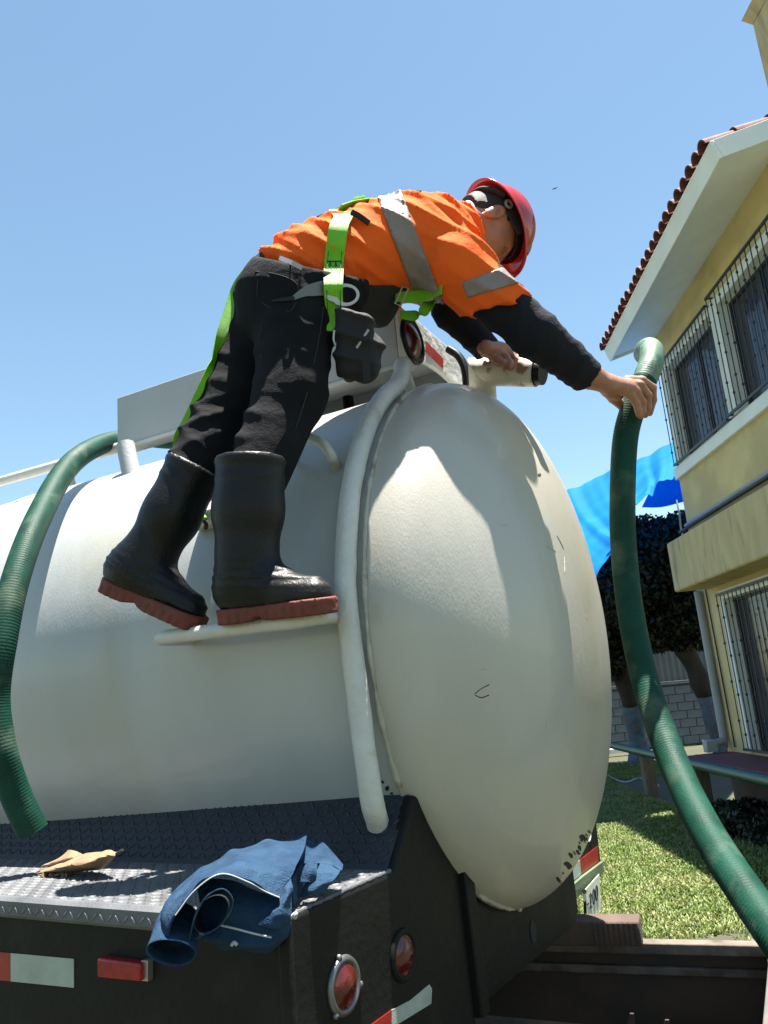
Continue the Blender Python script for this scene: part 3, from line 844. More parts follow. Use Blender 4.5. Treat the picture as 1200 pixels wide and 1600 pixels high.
# rear face with arched cut-out
arch = []
for q in np.linspace(math.pi, 0, 22):
    arch.append((.03 + .2 * math.cos(q), bz0 + .002 + .062 * math.sin(q) ** .8))
poly = [(bx0, bz0 - .014), (bx0 + .05, bz0 - .012)] + arch + [(bx1 - .02, bz0), (bx1 + th, bz0 + .03), (bx1 + th, bz1 - .06), (bx1 - .04, bz1), (bx0, bz1)]
MB().prism([T(x, bt0 - .016, z) for x, z in poly], TT * .015).build('rear_face', M['white_steel'], box, bevel=.003)
def disc(c, n, up, r, depth, mat, name, parent, dome=0.0, seg=32):
    n = n / np.linalg.norm(n); s = np.cross(up, n); s /= np.linalg.norm(s); w = np.cross(n, s)
    prof = [(0.0, 1.0), (depth, 1.0)] + [(depth + dome * (1 - q * q), q) for q in (.85, .6, .3, .02)]
    a = np.linspace(0, 2 * np.pi, seg, endpoint=False)
    rings = [c + n * d + r * q * (np.outer(np.cos(a), s) + np.outer(np.sin(a), w)) for d, q in prof]
    v, f = loft(rings)
    return mesh(name, v, f, mat, parent, smooth=True, sharp=50)
def torus(c, n, up, R0, r, mat, name, parent, flat=1.0):
    n = n / np.linalg.norm(n); s = np.cross(up, n); s /= np.linalg.norm(s); w = np.cross(n, s)
    a = np.linspace(0, 2 * np.pi, 49)
    p = c + R0 * (np.outer(np.cos(a), s) + np.outer(np.sin(a), w))
    v, f = tube_geo(p, np.full(49, r), 10, False)
    return mesh(name, v, f, mat, parent, smooth=True)
lc = RP(643, 533, TT, T(0, bt0 - .016, 0))
torus(lc - TT * .003, -TT, Z3, .066, .0095, M['rubber'], 'light_ring', box)
disc(lc + TT * .002, -TT, Z3, .062, .006, M['red_lens'], 'tail_light', box, dome=.018)
rc = [RP(x, y, TT, T(0, bt0 - .0175, 0)) for x, y in ((665, 533), (692, 561), (692, 576), (665, 549))]
MB().prism(rc, TT * -.002).build('reflector', M['red_tape'], box)
# posts that carry the box and rail
for a, b_ in ((W(196, 694, 2.68), W(212, 735, 2.62)),):
    pipe('post', [a, b_ - np.array([0, 0, .1])], .03, M['grey_steel'], truck)
pa, pb = RP(630, 572, TT, T(0, bt0 + .01, 0)), RP(646, 622, TT, T(0, bt0 + .01, 0))
pipe('post', [pa, pb], .017, M['white_steel'], truck)
for tt in (.45, 1.0):
    pipe('post', [T(.1, tt, bz0 + .1), T(.1, tt, ZC + .7)], .02, M['dark_steel'], truck)
# guard rail farther forward
rail = [T(-.2, 1.22, Z0 + .985), T(-.2, 2.6, Z0 + .998), T(-.2, 4.2, Z0 + 1.0)]
pipe('guard_rail', rail, .019, M['white_steel'], truck, 12, 30)
for tt in (1.53, 2.15, 2.8, 3.45, 4.1):
    pipe('rail_post', [T(-.2, tt, Z0 + .985), T(-.2, tt - .05, Z0 + .86)], .017, M['white_steel'], truck)
# black rubber gasket curling at the far edge of the box
pipe('rubber_strip', [W(700, 545, 2.66), W(716, 556, 2.64), W(726, 575, 2.62), W(730, 604, 2.6)], .014, M['rubber'], truck, 10, 20)
# inlet elbow on the tank crown
el = empty('inlet_elbow', W(755, 600, 2.5), None, None); el.parent = truck; el.location = Vector((_world[el] - TP).tolist())
a0, a1 = W(753, 581, 2.50), W(838, 582, 2.40)
ax = (a1 - a0) / np.linalg.norm(a1 - a0)
er = .0435
dn = W(757, 660, 2.53); dn = dn - a0
# mitred elbow: horizontal stub and riser cut at 45 degrees
up_ = -dn / np.linalg.norm(dn)
aa = np.linspace(0, 2 * np.pi, 40, endpoint=False)
sd = np.cross(ax, up_); sd /= np.linalg.norm(sd); up2 = np.cross(sd, ax)
def mitre(rad):
    rim = []
    for q in aa:
        rim.append(a0 + sd * rad * math.cos(q) + up2 * rad * math.sin(q) - ax * rad * math.sin(q))
    return np.array(rim)
rad = er
m0 = mitre(rad); m1 = np.array([a1 + sd * rad * math.cos(q) + up2 * rad * math.sin(q) for q in aa])
mi = np.array([a1 + sd * (rad - .004) * math.cos(q) + up2 * (rad - .004) * math.sin(q) for q in aa]); mk = mi - ax * .12
v, f = loft([m0, m0 * .66 + m1 * .34, m0 * .33 + m1 * .67, m1, mi, mk])
M['rusty_white'] = material('chipped_white_pipe', (.6, .55, .46), .55, var=.1, vscale=14, bump=.5, bscale=60, col2=(.2, .09, .025), c2amt=.9, c2scale=22, c2edge=(.52, .62))
mesh('stub_pipe', v, f, M['rusty_white'], el, smooth=True, sharp=40)
mr = m0.copy(); low = np.array([m0[i] + (dn / np.linalg.norm(dn)) * (.12 + 0 * i) for i in range(40)])
low = np.array([a0 + dn * 1.3 + sd * rad * math.cos(q) - ax * rad * math.sin(q) for q in aa])
v, f = loft([m0, low])
mesh('riser_pipe', v, f, M['white_steel'], el, smooth=True, sharp=40)
MB().tube([a1 - ax * .004, a1 + ax * .022], er - .006, 28).build('rubber_plug', M['rubber'], el, smooth=True)

# ---- rear deck
DX0, DXF, DXT = -1.07, -.725, -.61
DZ, DZT = Z0 - .325, Z0 - .197
BT0, BT1 = -.05, 2.9
prof = [(DX0 - .004, DZ - .032), (DX0 - .004, DZ - .006), (DX0 + .006, DZ), (DXF, DZ), (DXT, DZT)]
fl, sl_ = prof[:4], prof[3:]
deck = MB().prism([B(x, BT0, z) for x, z in fl + [(x + .004, z - .006) for x, z in fl[::-1]]], BT * (BT1 - BT0)).build('deck_plate', M['plate'], truck)
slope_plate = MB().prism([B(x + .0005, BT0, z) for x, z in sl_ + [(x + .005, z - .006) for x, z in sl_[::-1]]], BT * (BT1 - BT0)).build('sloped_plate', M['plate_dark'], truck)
# raised lozenges of the tread plate: real relief, joined
LZ = {0: ([], []), 1: ([], [])}
path = np.array(prof); seg = np.linalg.norm(np.diff(path, axis=0), axis=1); cum = np.concatenate([[0], np.cumsum(seg)])
sp = .0215
for i in range(int((BT1 - BT0 - .7) / sp)):
    t_ = BT0 + .012 + i * sp
    for j in range(int(cum[-1] / sp)):
        s_ = .010 + j * sp
        k = min(np.searchsorted(cum, s_) - 1, len(seg) - 1)
        w_ = (s_ - cum[k]) / seg[k]
        c2 = path[k] + (path[k + 1] - path[k]) * w_
        d2 = (path[k + 1] - path[k]) / seg[k]
        n2 = np.array([-d2[1], d2[0]])
        if min(s_ - cum[k], cum[k + 1] - s_) < .008: continue
        D1 = BU * d2[0] + Z3 * d2[1]; NN = BU * n2[0] + Z3 * n2[1]
        ctr = B(c2[0], t_, c2[1])
        q = 1 if (i + j) % 2 else -1
        la = (D1 + q * BT) / math.sqrt(2); wa = (D1 - q * BT) / math.sqrt(2)
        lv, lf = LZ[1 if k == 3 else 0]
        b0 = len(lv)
        lv += [ctr - la * .0125, ctr + wa * .0038, ctr + la * .0125, ctr - wa * .0038, ctr - la * .006 + NN * .0024, ctr + la * .006 + NN * .0024]
        lf += [(b0, b0 + 1, b0 + 4), (b0 + 1, b0 + 5, b0 + 4), (b0 + 1, b0 + 2, b0 + 5), (b0 + 2, b0 + 3, b0 + 5), (b0 + 3, b0 + 4, b0 + 5), (b0 + 3, b0, b0 + 4)]
tag(mesh('tread_pattern', *LZ[0], M['plate'], truck), kind='stuff')
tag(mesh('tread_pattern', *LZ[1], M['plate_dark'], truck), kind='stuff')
# side skirt and rear panel
MB().hexa([B(DX0 + .012, BT0 - .004, Z0 - .9), B(DX0 + .03, BT0 - .004, Z0 - .9), B(DX0 + .03, BT1, Z0 - .9), B(DX0 + .012, BT1, Z0 - .9), B(DX0 + .012, BT0 - .004, DZ - .034), B(DX0 + .03, BT0 - .004, DZ - .034), B(DX0 + .03, BT1, DZ - .034), B(DX0 + .012, BT1, DZ - .034)]).build('side_skirt', M['dark_steel'], truck)
rp = [(DX0 + .0105, Z0 - .9), (-.43, Z0 - .9), (-.43, Z0 - .25), (-.55, Z0 - .2), (DXT - .006, DZT - .002), (DXF + .004, DZ - .002), (DX0 + .0105, DZ - .002)]
panel = MB().prism([B(x, BT0 - .014, z) for x, z in rp], BT * .03).build('rear_panel', M['dark_steel'], truck, bevel=.009, seg=3)
# bright worn lip on the deck's rear edge
lip = MB()
lip.tube(smoothpath([B(DX0 + .004, BT0 - .006, DZ - .004), B(-.9, BT0 - .008, DZ - .001), B(DXF, BT0 - .007, DZ - .001)], 60), .0042 * (1 + .35 * np.sin(np.arange(60) * 1.7) * np.sin(np.arange(60) * .61)), 8)
lip.build('worn_lip', M['plate'], truck, smooth=True)
def rear(x, y, off=0.0): return RP(x, y, BT, B(0, BT0 - .0145 - off, 0))
for k, (x, y) in enumerate(((537, 1540), (630, 1492))):
    c = rear(x, y)
    torus(c, -BT, Z3, .041, .0075, M['chrome'] if k == 0 else M['dark_steel'], 'light_ring', panel)
    l = disc(c + BT * .004, -BT, Z3, .037, .008, M['red_lens'], 'tail_light', panel, dome=.012)
    if k == 0:
        for qa in (-2.3, -.25, 1.8):
            s = np.cross(Z3, -BT); p = c + .049 * (s * math.cos(qa) + Z3 * math.sin(qa))
            disc(p, -BT, Z3, .0055, .005, M['chrome'], 'screw', l, dome=.003, seg=12)
q = [rear(x, y) for x, y in ((578, 1602), (611, 1578), (611, 1612), (578, 1636))]
MB().prism(q, BT * -.0015).build('reflector', M['red_tape'], panel)
q = [rear(x, y) for x, y in ((611, 1578), (640, 1563), (670, 1538), (674, 1545), (673, 1568), (611, 1606))]
MB().prism(q, BT * -.0016).build('reflector', M['white_tape'], panel)
def side(x, y): return RP(x, y, BU, B(DX0 + .0118, 0, 0))
q = [side(x, y) for x, y in ((-14, 1486), (17, 1489), (17, 1533), (-14, 1530))]
MB().prism(q, BU * -.0015).build('reflector', M['red_tape'], truck)
q = [side(x, y) for x, y in ((17.5, 1489), (116, 1498), (116, 1543), (17.5, 1533))]
MB().prism(q, BU * -.0015).build('reflector', M['white_tape'], truck)
q = [side(x, y) for x, y in ((166, 1491), (233, 1500), (233, 1528), (166, 1522))]
mk_ = MB().prism(q, BU * -.022).build('marker_light', M['marker'], truck, bevel=.004, seg=3)
q = [side(x, y) for x, y in ((229, 1497), (239, 1498), (239, 1530), (229, 1529))]
MB().prism(q, BU * -.012).build('bracket', M['steel'], mk_)

# ---- frame under the rounded end
MB().hexa([B(-.43, BT0 - .03, Z0 - .69), B(-.385, BT0 - .03, Z0 - .69), B(-.385, BT0 + .1, Z0 - .69), B(-.43, BT0 + .1, Z0 - .69), B(-.445, BT0 - .03, Z0 - .36), B(-.40, BT0 - .03, Z0 - .36), B(-.40, BT0 + .1, Z0 - .36), B(-.445, BT0 + .1, Z0 - .36)]).build('frame_post', M['dark_steel'], truck, bevel=.004)
bm_ = MB()
hole = [(-.13 + .022 * math.cos(q), Z0 - .60 + .022 * math.sin(q)) for q in np.linspace(0, 2 * math.pi, 20, endpoint=False)]
bm_.prism([B(x, BT0 - .005, z) for x, z in [(-.4, Z0 - .667), (.32, Z0 - .66), (.32, Z0 - .3), (-.4, Z0 - .25)]], BT * .012)
cb = bm_.build('crossbeam', M['dark_steel'], truck)
MB().prism([B(x, BT0 - .0065, z) for x, z in [(-.04 + .02 * math.cos(q), Z0 - .618 + .028 * math.sin(q)) for q in np.linspace(0, 2 * math.pi, 20, endpoint=False)]], BT * -.0005).build('bolt_hole', M['black'], cb)
MB().hexa([B(-.4, BT0 + .008, Z0 - .69), B(.32, BT0 + .008, Z0 - .69), B(.32, BT0 + .2, Z0 - .69), B(-.4, BT0 + .2, Z0 - .69), B(-.4, BT0 + .008, Z0 - .668), B(.32, BT0 + .008, Z0 - .668), B(.32, BT0 + .2, Z0 - .668), B(-.4, BT0 + .2, Z0 - .668)]).build('flange', M['dark_steel'], cb)
# chassis rails, axles and wheels
for xs in (-.42, .34):
    MB().hexa([T(xs, .35, Z0 - .95), T(xs + .08, .35, Z0 - .95), T(xs + .08, 4.6, Z0 - .95), T(xs, 4.6, Z0 - .95), T(xs, .35, Z0 - .695), T(xs + .08, .35, Z0 - .695), T(xs + .08, 4.6, Z0 - .695), T(xs, 4.6, Z0 - .695)]).build('chassis_rail', M['dark_steel'], truck)
for tt in (1.5, 4.0):
    pipe('axle', [T(-.85, tt, .5), T(.85, tt, .5)], .06, M['dark_steel'], truck)
    for xs in (-.98, -.66, .66, .98):
        wv = MB().tube([T(xs - .13, tt, .5), T(xs - .12, tt, .5), T(xs + .12, tt, .5), T(xs + .13, tt, .5)], [.44, .49, .49, .44], 40).build('wheel', M['rubber'], truck, smooth=True, sharp=40)
        MB().tube([T(xs - .134, tt, .5), T(xs + .134, tt, .5)], .27, 28).build('rim', M['grey_steel'], wv, smooth=True, sharp=40)
# ---- far rear corner: wing panel, reflector, plate
FT = .10
def far(x, y, off=0.0): return RP(x, y, BT, B(0, FT - off, 0))
M['green_steel'] = material('olive_painted_steel', (.1, .14, .075), .5, var=.2, vscale=8, bump=.3, bscale=60)
wing = MB().prism([far(x, y) for x, y in ((905, 1300), (930, 1268), (940, 1362), (880, 1425), (860, 1400))], BT * .02).build('wing_panel', M['dark_steel'], truck, bevel=.003)
MB().prism([far(x, y, .002) for x, y in ((906, 1343), (933, 1322), (935, 1346), (908, 1366))], BT * -.002).build('reflector', M['red_tape'], wing)
MB().prism([far(x, y, .0021) for x, y in ((870, 1373), (905.5, 1343.5), (907.5, 1366.5), (870, 1397))], BT * -.002).build('reflector', M['white_tape'], wing)
MB().prism([far(x, y, .005) for x, y in ((880, 1392), (907, 1369), (938, 1346), (939, 1362), (897, 1403), (880, 1420))], BT * -.012).build('bracket', M['green_steel'], wing)
MB().prism([far(x, y, .02) for x, y in ((840, 1430), (890, 1388), (892, 1424), (884, 1430), (862, 1430))], BT * -.02).build('bracket', M['green_steel'], wing)
# painted letter on the wing
pipe('painted_letter', [far(x, y, .0015) for x, y in ((922, 1298), (922.5, 1306), (921, 1313), (919, 1315))], .0035, M['piping'], wing, 6, 12)
plate = MB().prism([far(x, y, .03) for x, y in ((911, 1392), (935, 1365), (938, 1420), (912, 1448))], BT * -.004).build('number_plate', material('number_plate_paint', (.5, .52, .42), .4, var=.08, vscale=20), truck, bevel=.002)
pl_o = far(911, 1392, .0345); pl_x = far(935, 1365, .0345) - pl_o; pl_y = far(912, 1448, .0345) - pl_o
def glyph(strokes, name):
    m = MB()
    for s in strokes:
        m.tube([pl_o + pl_x * a + pl_y * b for a, b in s], .0028, 6)
    m.build(name, M['dark_steel'], plate)
def o_ring(cx, w): return [[(cx + w * math.cos(q), .5 + .21 * math.sin(q)) for q in np.linspace(0, 2 * math.pi, 15)]]
glyph([[(.07, .35), (.07, .72)], [(.14, .35), (.14, .72)]], 'character')
glyph([[(.24, .52), (.32, .52)]], 'character')
glyph([[(.38, .36), (.44, .3), (.5, .38), (.38, .72), (.52, .72)]], 'character')
glyph(o_ring(.645, .07), 'character')
glyph(o_ring(.84, .07), 'character')
pipe('bolt', [far(913, 1393, .03), far(913, 1393, .045)], .008, M['black'], plate)

# ---- wear on the rounded end: bead where it is welded to the panel, chipped paint, scratches
def dome_hit(x, y, off=0.0):
    r = ray(x, y); ds = np.arange(1.3, 3.2, .0015)
    q = EYE + ds[:, None] * r - T(0, 0, ZC)
    X, tt, z = q @ TU, q @ TT, q[:, 2]
    val = (np.sqrt((X / TA) ** 2 + (z / TBH) ** 2)) ** TPW + np.maximum(0, -tt / TC) ** TPW - 1
    k = int(np.argmax(val < 0))
    return EYE + r * (ds[k] - off) if val[k] < 0 else None
bp = [dome_hit(x, y, .002) for x, y in ((628, 1236), (640, 1258), (663, 1312), (688, 1352), (706, 1378), (730, 1388), (756, 1403), (785, 1417), (812, 1421))]
bp = smoothpath(np.array([q for q in bp if q is not None]), 120)
rs = .006 * (1 + .5 * wav(bp, 90, 2) + .3 * wav(bp, 190, 5))
MB().tube(bp, np.clip(rs, .002, .012), 7).build('weld_seam', M['weld'], head, smooth=True, sharp=80)
M['chip'] = material('chipped_paint', (.02, .014, .01), .9, var=.3, vscale=60)
rc_ = random.Random(4)
def chip(x, y, w_, h_, ang=0.0):
    pts = []
    n = 7
    for i in range(n):
        a = 2 * math.pi * i / n; k = rc_.uniform(.6, 1.15)
        dx, dy = w_ * k * math.cos(a), h_ * k * math.sin(a)
        pts.append(dome_hit(x + dx * math.cos(ang) - dy * math.sin(ang), y + dx * math.sin(ang) + dy * math.cos(ang), .0012))
    if any(p is None for p in pts): return
    c_ = sum(pts) / n
    v = [p for p in pts] + [c_ + (EYE - c_) / np.linalg.norm(EYE - c_) * .0012]
    mesh('paint_chip', v, [(i, (i + 1) % n, n) for i in range(n)], M['chip'], head)
for k in range(26):
    q = rc_.random()
    chip(922 - 52 * q + rc_.uniform(-5, 5), 1298 + 84 * q + rc_.uniform(-5, 5), rc_.uniform(1.2, 3.2), rc_.uniform(2, 6), -.6)
for x, y in ((843, 742), (598, 1222), (604, 1232), (612, 1240), (622, 1246), (653, 1300), (668, 1335)):
    chip(x, y, rc_.uniform(2, 5), rc_.uniform(2, 4), rc_.uniform(0, 3))
for pts in (((742, 1084), (752, 1076), (764, 1070)), ((742, 1086), (752, 1090), (764, 1086))):
    MB().tube(smoothpath(np.array([dome_hit(x, y, .0006) for x, y in pts]), 14), .0011, 5).build('scratch', M['chip'], head)
for k in range(10):
    x, y = rc_.uniform(620, 900), rc_.uniform(700, 1180)
    a = rc_.uniform(-.4, 1.9); l_ = rc_.uniform(8, 26)
    pts = [dome_hit(x + l_ * s_ * math.cos(a), y + l_ * s_ * math.sin(a) + rc_.uniform(-1, 1), .0002) for s_ in (-.5, 0, .5)]
    if any(p is None for p in pts): continue
    MB().tube(smoothpath(np.array(pts), 10), .0008, 5).build('scratch', M['weld'], head)
# ================================================================== ribbed suction hoses
def hose(name, ctrl, r, label, hollow_end=True, pitch=.0078, glare=0.0):
    root = empty(name, ctrl[0], label, 'hose')
    L = np.linalg.norm(np.diff(smoothpath(ctrl, 200), axis=0), axis=1).sum()
    n = int(L / (pitch / 4))
    P = smoothpath(ctrl, n)
    s = np.linspace(0, L, n)
    rs = r * (1 + .018 * np.maximum(0, np.cos(2 * np.pi * s / pitch)))
    v, f = tube_geo(P, rs, 22, False)
    # open ends: the wall turns inward
    t0 = P[1] - P[0]; t0 /= np.linalg.norm(t0); t1 = P[-1] - P[-2]; t1 /= np.linalg.norm(t1)
    N = len(v); a = v[:22]; b = v[-22:]
    ia = P[0] + (a - P[0]) * .88; ib = P[-1] + (b - P[-1]) * .88
    ia2 = ia + t0 * .09; ib2 = ib - t1 * .09
    v = np.concatenate([v, ia, ia2, ib, ib2])
    for j in range(22):
        k = (j + 1) % 22
        f += [(j, N + j, N + k, k), (N + j, N + 22 + j, N + 22 + k, N + k)]
        e = N - 22
        f += [(e + k, N + 44 + k, N + 44 + j, e + j), (N + 44 + k, N + 66 + k, N + 66 + j, N + 44 + j)]
    f += [tuple(N + 22 + j for j in range(22)), tuple(N + 66 + j for j in range(22))]
    o = mesh('hose_wall', v, f, M['hose'], root, smooth=True)
    if glare:
        o.data.materials.append(M['hose_glare'])
        k = int(glare / L * n)
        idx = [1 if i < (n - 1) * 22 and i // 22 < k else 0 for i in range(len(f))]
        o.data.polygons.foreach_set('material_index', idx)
    return root
HR = .036
M['hose_glare'] = material('glare_hose_end', (.1, .16, .11), .5, var=.2, vscale=20, bump=.2, bscale=200, col2=(.015, .085, .055), c2amt=.9, c2scale=26, c2edge=(.55, .62), spec=.4)  # pale top end: sun glare on the hose painted into its colour
# the hose he is holding: arch above the hand, then down and out towards the lower right
HG = [W(1008, 552, 2.60), W(1012, 546, 2.53), W(1018, 549, 2.45), W(1017, 568, 2.40), W(1008, 592, 2.37), W(994, 625, 2.35), W(978, 680, 2.33), W(973, 760, 2.31), W(974, 850, 2.28), W(986, 960, 2.22), W(1010, 1070, 2.12), W(1050, 1185, 1.95), W(1105, 1300, 1.72), W(1190, 1430, 1.48), W(1290, 1560, 1.3), W(1420, 1680, 1.2)]
hose('suction_hose', HG, HR, 'green ribbed hose held upright by the worker in front of the house', glare=.3)
HLF = [W(330, 690, 3.45), W(262, 688, 3.35), W(215, 684, 3.15), W(160, 694, 2.9), W(108, 728, 2.62), W(62, 806, 2.30), W(26, 900, 2.10), W(4, 1000, 2.0), W(-8, 1090, 1.96), W(2, 1170, 1.93), W(24, 1240, 1.93), W(52, 1300, 1.93)]
hose('suction_hose', HLF, HR * .98, 'green ribbed hose arching over the tank down to the tread plate')

# ================================================================== open steel trailer in the foreground
tr = empty('steel_trailer', W(1000, 1600, 2.0) * np.array([1, 1, 0]), 'dark rusty steel trailer bed standing behind the truck', 'trailer')
e0, e1 = W(800, 1459, 2.75), W(1230, 1473, 2.45)
e1[2] = e0[2] = (e0[2] + e1[2]) / 2
d_ = (e1 - e0); d_ /= np.linalg.norm(d_)
nr = np.cross(d_, Z3); nr /= np.linalg.norm(nr)          # towards the camera
if nr[1] > 0: nr = -nr
a, b_ = e0 - d_ * .6, W(1194, 1473, 2.47); b_[2] = e0[2]
M['rust_dark'] = material('dark_rusty_sheet', (.032, .021, .017), .7, var=.4, vscale=6, bump=.5, bscale=40, col2=(.07, .035, .02), c2amt=.6, c2scale=5)
M['rim'] = material('worn_rim', (.12, .095, .075), .75, var=.35, vscale=14, bump=.6, bscale=60, col2=(.06, .035, .025), c2amt=.8, c2scale=9, c2edge=(.48, .6))
def slab(p, q, t, z0, z1, mat, name, nn=None):
    nn = nr if nn is None else nn
    return MB().hexa([p + Z3 * z0, q + Z3 * z0, q + nn * t + Z3 * z0, p + nn * t + Z3 * z0, p + Z3 * z1, q + Z3 * z1, q + nn * t + Z3 * z1, p + nn * t + Z3 * z1]).build(name, mat, tr, bevel=.004)
slab(a, b_, .012, -.62, -.035, M['rust_dark'], 'side_wall')
slab(a, b_ + d_ * .01, .05, -.034, 0, M['rim'], 'top_rim')
slab(a, b_, .03, -.10, -.075, M['rim'], 'inner_rib')
# end wall returning towards the camera
M['pale_sheet'] = material('pale_worn_sheet', (.1, .095, .088), .6, var=.2, vscale=5, bump=.5, bscale=30, col2=(.2, .1, .06), c2amt=.6, c2scale=5)
slab(b_ + d_ * .012, b_ + d_ * .012 + nr * 1.4 - d_ * .12, .03, -.62, -.02, M['pale_sheet'], 'end_wall', d_)
slab(a + nr * .02, b_ + nr * .02, 1.0, -.66, -.625, M['rust_dark'], 'bed_floor')
# rusty tie beam near the bottom edge of the frame
q0, q1 = W(690, 1580, 2.05), W(900, 1606, 1.9)
q1[2] = q0[2]
dd = q1 - q0; dd /= np.linalg.norm(dd); nq = np.cross(dd, Z3)
MB().box((q0 + q1) / 2 + nq * .05 - Z3 * .03, (q1 - q0) / 2 + dd * .2, nq * .07, Z3 * .025).build('tie_beam', M['rust'], tr, bevel=.005)
for x, y in ((985, 1612), (1040, 1622)):
    p = W(x, y, 2.1); MB().hexa([p + d_ * -.012, p + d_ * .012, p + d_ * .012 + nr * .01, p + d_ * -.012 + nr * .01, p + d_ * .006 + Z3 * .045, p + d_ * .016 + Z3 * .045, p + d_ * .016 + nr * .008 + Z3 * .045, p + d_ * .006 + nr * .008 + Z3 * .045]).build('fin', M['rust_dark'], tr)
# wheels and frame so that it stands on the ground
for s in (.25, 1.15):
    c_ = a + d_ * s + nr * .5
    for k in (.12, .95):
        cc = a + d_ * s + nr * k; cc[2] = .3
        w_ = MB().tube([cc - nr * .08, cc + nr * .08], .3, 28).build('wheel', M['rubber'], tr, smooth=True, sharp=40)
        MB().tube([cc - nr * .085, cc + nr * .085], .15, 20).build('rim', M['grey_steel'], w_, smooth=True, sharp=40)
# timber block lying on the rim
M['dark_wood'] = material('old_dark_timber', (.07, .045, .035), .9, var=.35, vscale=10, bump=.8, bscale=50, stretch=(1, 1, 1))
w0, w1 = W(770, 1440, 2.70), W(1001, 1447, 2.55)
w0[2] = w1[2] = e0[2] + .042
wd = w1 - w0; wl_ = np.linalg.norm(wd); wd /= wl_; wn_ = np.cross(wd, Z3)
tim = empty('timber_block', (w0 + w1) / 2, 'old dark timber lying along the trailer rim', 'timber')
MB().box((w0 + w1) / 2, wd * wl_ / 2, wn_ * .05, Z3 * .036).build('beam', M['dark_wood'], tim, bevel=.006)
for k in range(9):
    MB().box(w1 + wd * (.001) - wd * (.012 + .016 * k) + wn_ * (.0502 if wn_[1] < 0 else -.0502), wd * .0035, wn_ * .003, Z3 * .032).build('rib', M['dark_wood'], tim)

# ================================================================== denim jacket over the deck corner
jk = empty('denim_jacket', B(-1.05, .05, DZ), 'crumpled blue denim jacket draped over the deck corner', 'jacket')
JM = M['denim']
def JP(zx, zy, d): return W(220 + zx / 3.53, 1280 + zy / 3.53, d)
# main panel: arched sheet whose lower rim opens towards the camera
rows = [
    [JP(128, 640, 1.255), JP(118, 500, 1.30), JP(205, 375, 1.36), JP(350, 265, 1.42), JP(560, 165, 1.47), JP(760, 122, 1.49), JP(918, 104, 1.49)],
    [JP(132, 645, 1.235), JP(135, 520, 1.26), JP(240, 385, 1.30), JP(400, 275, 1.34), JP(600, 205, 1.38), JP(760, 180, 1.40), JP(900, 170, 1.41)],
    [JP(140, 645, 1.225), JP(165, 530, 1.235), JP(280, 385, 1.255), JP(430, 288, 1.275), JP(620, 280, 1.30), JP(750, 275, 1.325), JP(855, 262, 1.345)],
    [JP(150, 645, 1.22), JP(190, 530, 1.225), JP(300, 390, 1.24), JP(440, 302, 1.25), JP(590, 345, 1.265), JP(690, 400, 1.275), JP(765, 432, 1.285)]]
FP = rows
sheet(rows, 60, 130, JM, 'front_panel', jk, thick=.004, noise=.003, freq=38, seed=2, fold=.0065, wl=.07, fdir=(.8, .3, .5))
MB().tube(smoothpath([q + (EYE - q) * .002 for q in FP[3][1:]], 80), .0012, 6).build('edge_piping', M['piping'], jk, smooth=True)
# under layer falling over the edge
rows = [
    [JP(300, 330, 1.33), JP(480, 330, 1.33), JP(640, 390, 1.32), JP(760, 420, 1.32), JP(830, 330, 1.335)],
    [JP(330, 480, 1.30), JP(480, 480, 1.29), JP(620, 500, 1.285), JP(750, 500, 1.285), JP(832, 450, 1.31)],
    [JP(350, 600, 1.285), JP(480, 610, 1.27), JP(600, 630, 1.265), JP(730, 640, 1.27), JP(832, 560, 1.295)],
    [JP(340, 670, 1.28), JP(470, 690, 1.265), JP(600, 715, 1.26), JP(720, 710, 1.265), JP(815, 640, 1.29)],
    [JP(350, 690, 1.32), JP(480, 725, 1.31), JP(610, 740, 1.31), JP(710, 725, 1.31), JP(800, 660, 1.32)]]
sheet(rows, 60, 80, JM, 'back_panel', jk, thick=.004, noise=.004, freq=38, seed=5, fold=.008, wl=.05, fdir=(.7, .2, -.6))
MB().tube(smoothpath([JP(440, 585, 1.262), JP(530, 606, 1.256), JP(620, 630, 1.254), JP(720, 652, 1.258)], 30), .0016, 8).build('seam_piping', M['piping'], jk, smooth=True)
MB().tube(smoothpath([JP(500, 695, 1.256), JP(515, 680, 1.255), JP(530, 692, 1.256)], 10), .0028, 8).build('patch', M['piping'], jk, smooth=True)
# folded ridge catching the sun at the right of the panel
rows = [[JP(765, 432, 1.29), JP(800, 380, 1.30), JP(828, 320, 1.32)], [JP(760, 500, 1.262), JP(800, 440, 1.275), JP(832, 380, 1.30)], [JP(650, 575, 1.25), JP(745, 560, 1.252), JP(825, 480, 1.285)], [JP(690, 590, 1.252), JP(760, 605, 1.255), JP(825, 545, 1.288)], [JP(700, 600, 1.275), JP(770, 612, 1.28), JP(815, 560, 1.30)]]
sheet(rows, 30, 24, JM, 'fold', jk, thick=.004, noise=.002, freq=60, seed=6, fold=.006, wl=.04, fdir=(.3, .3, .9))
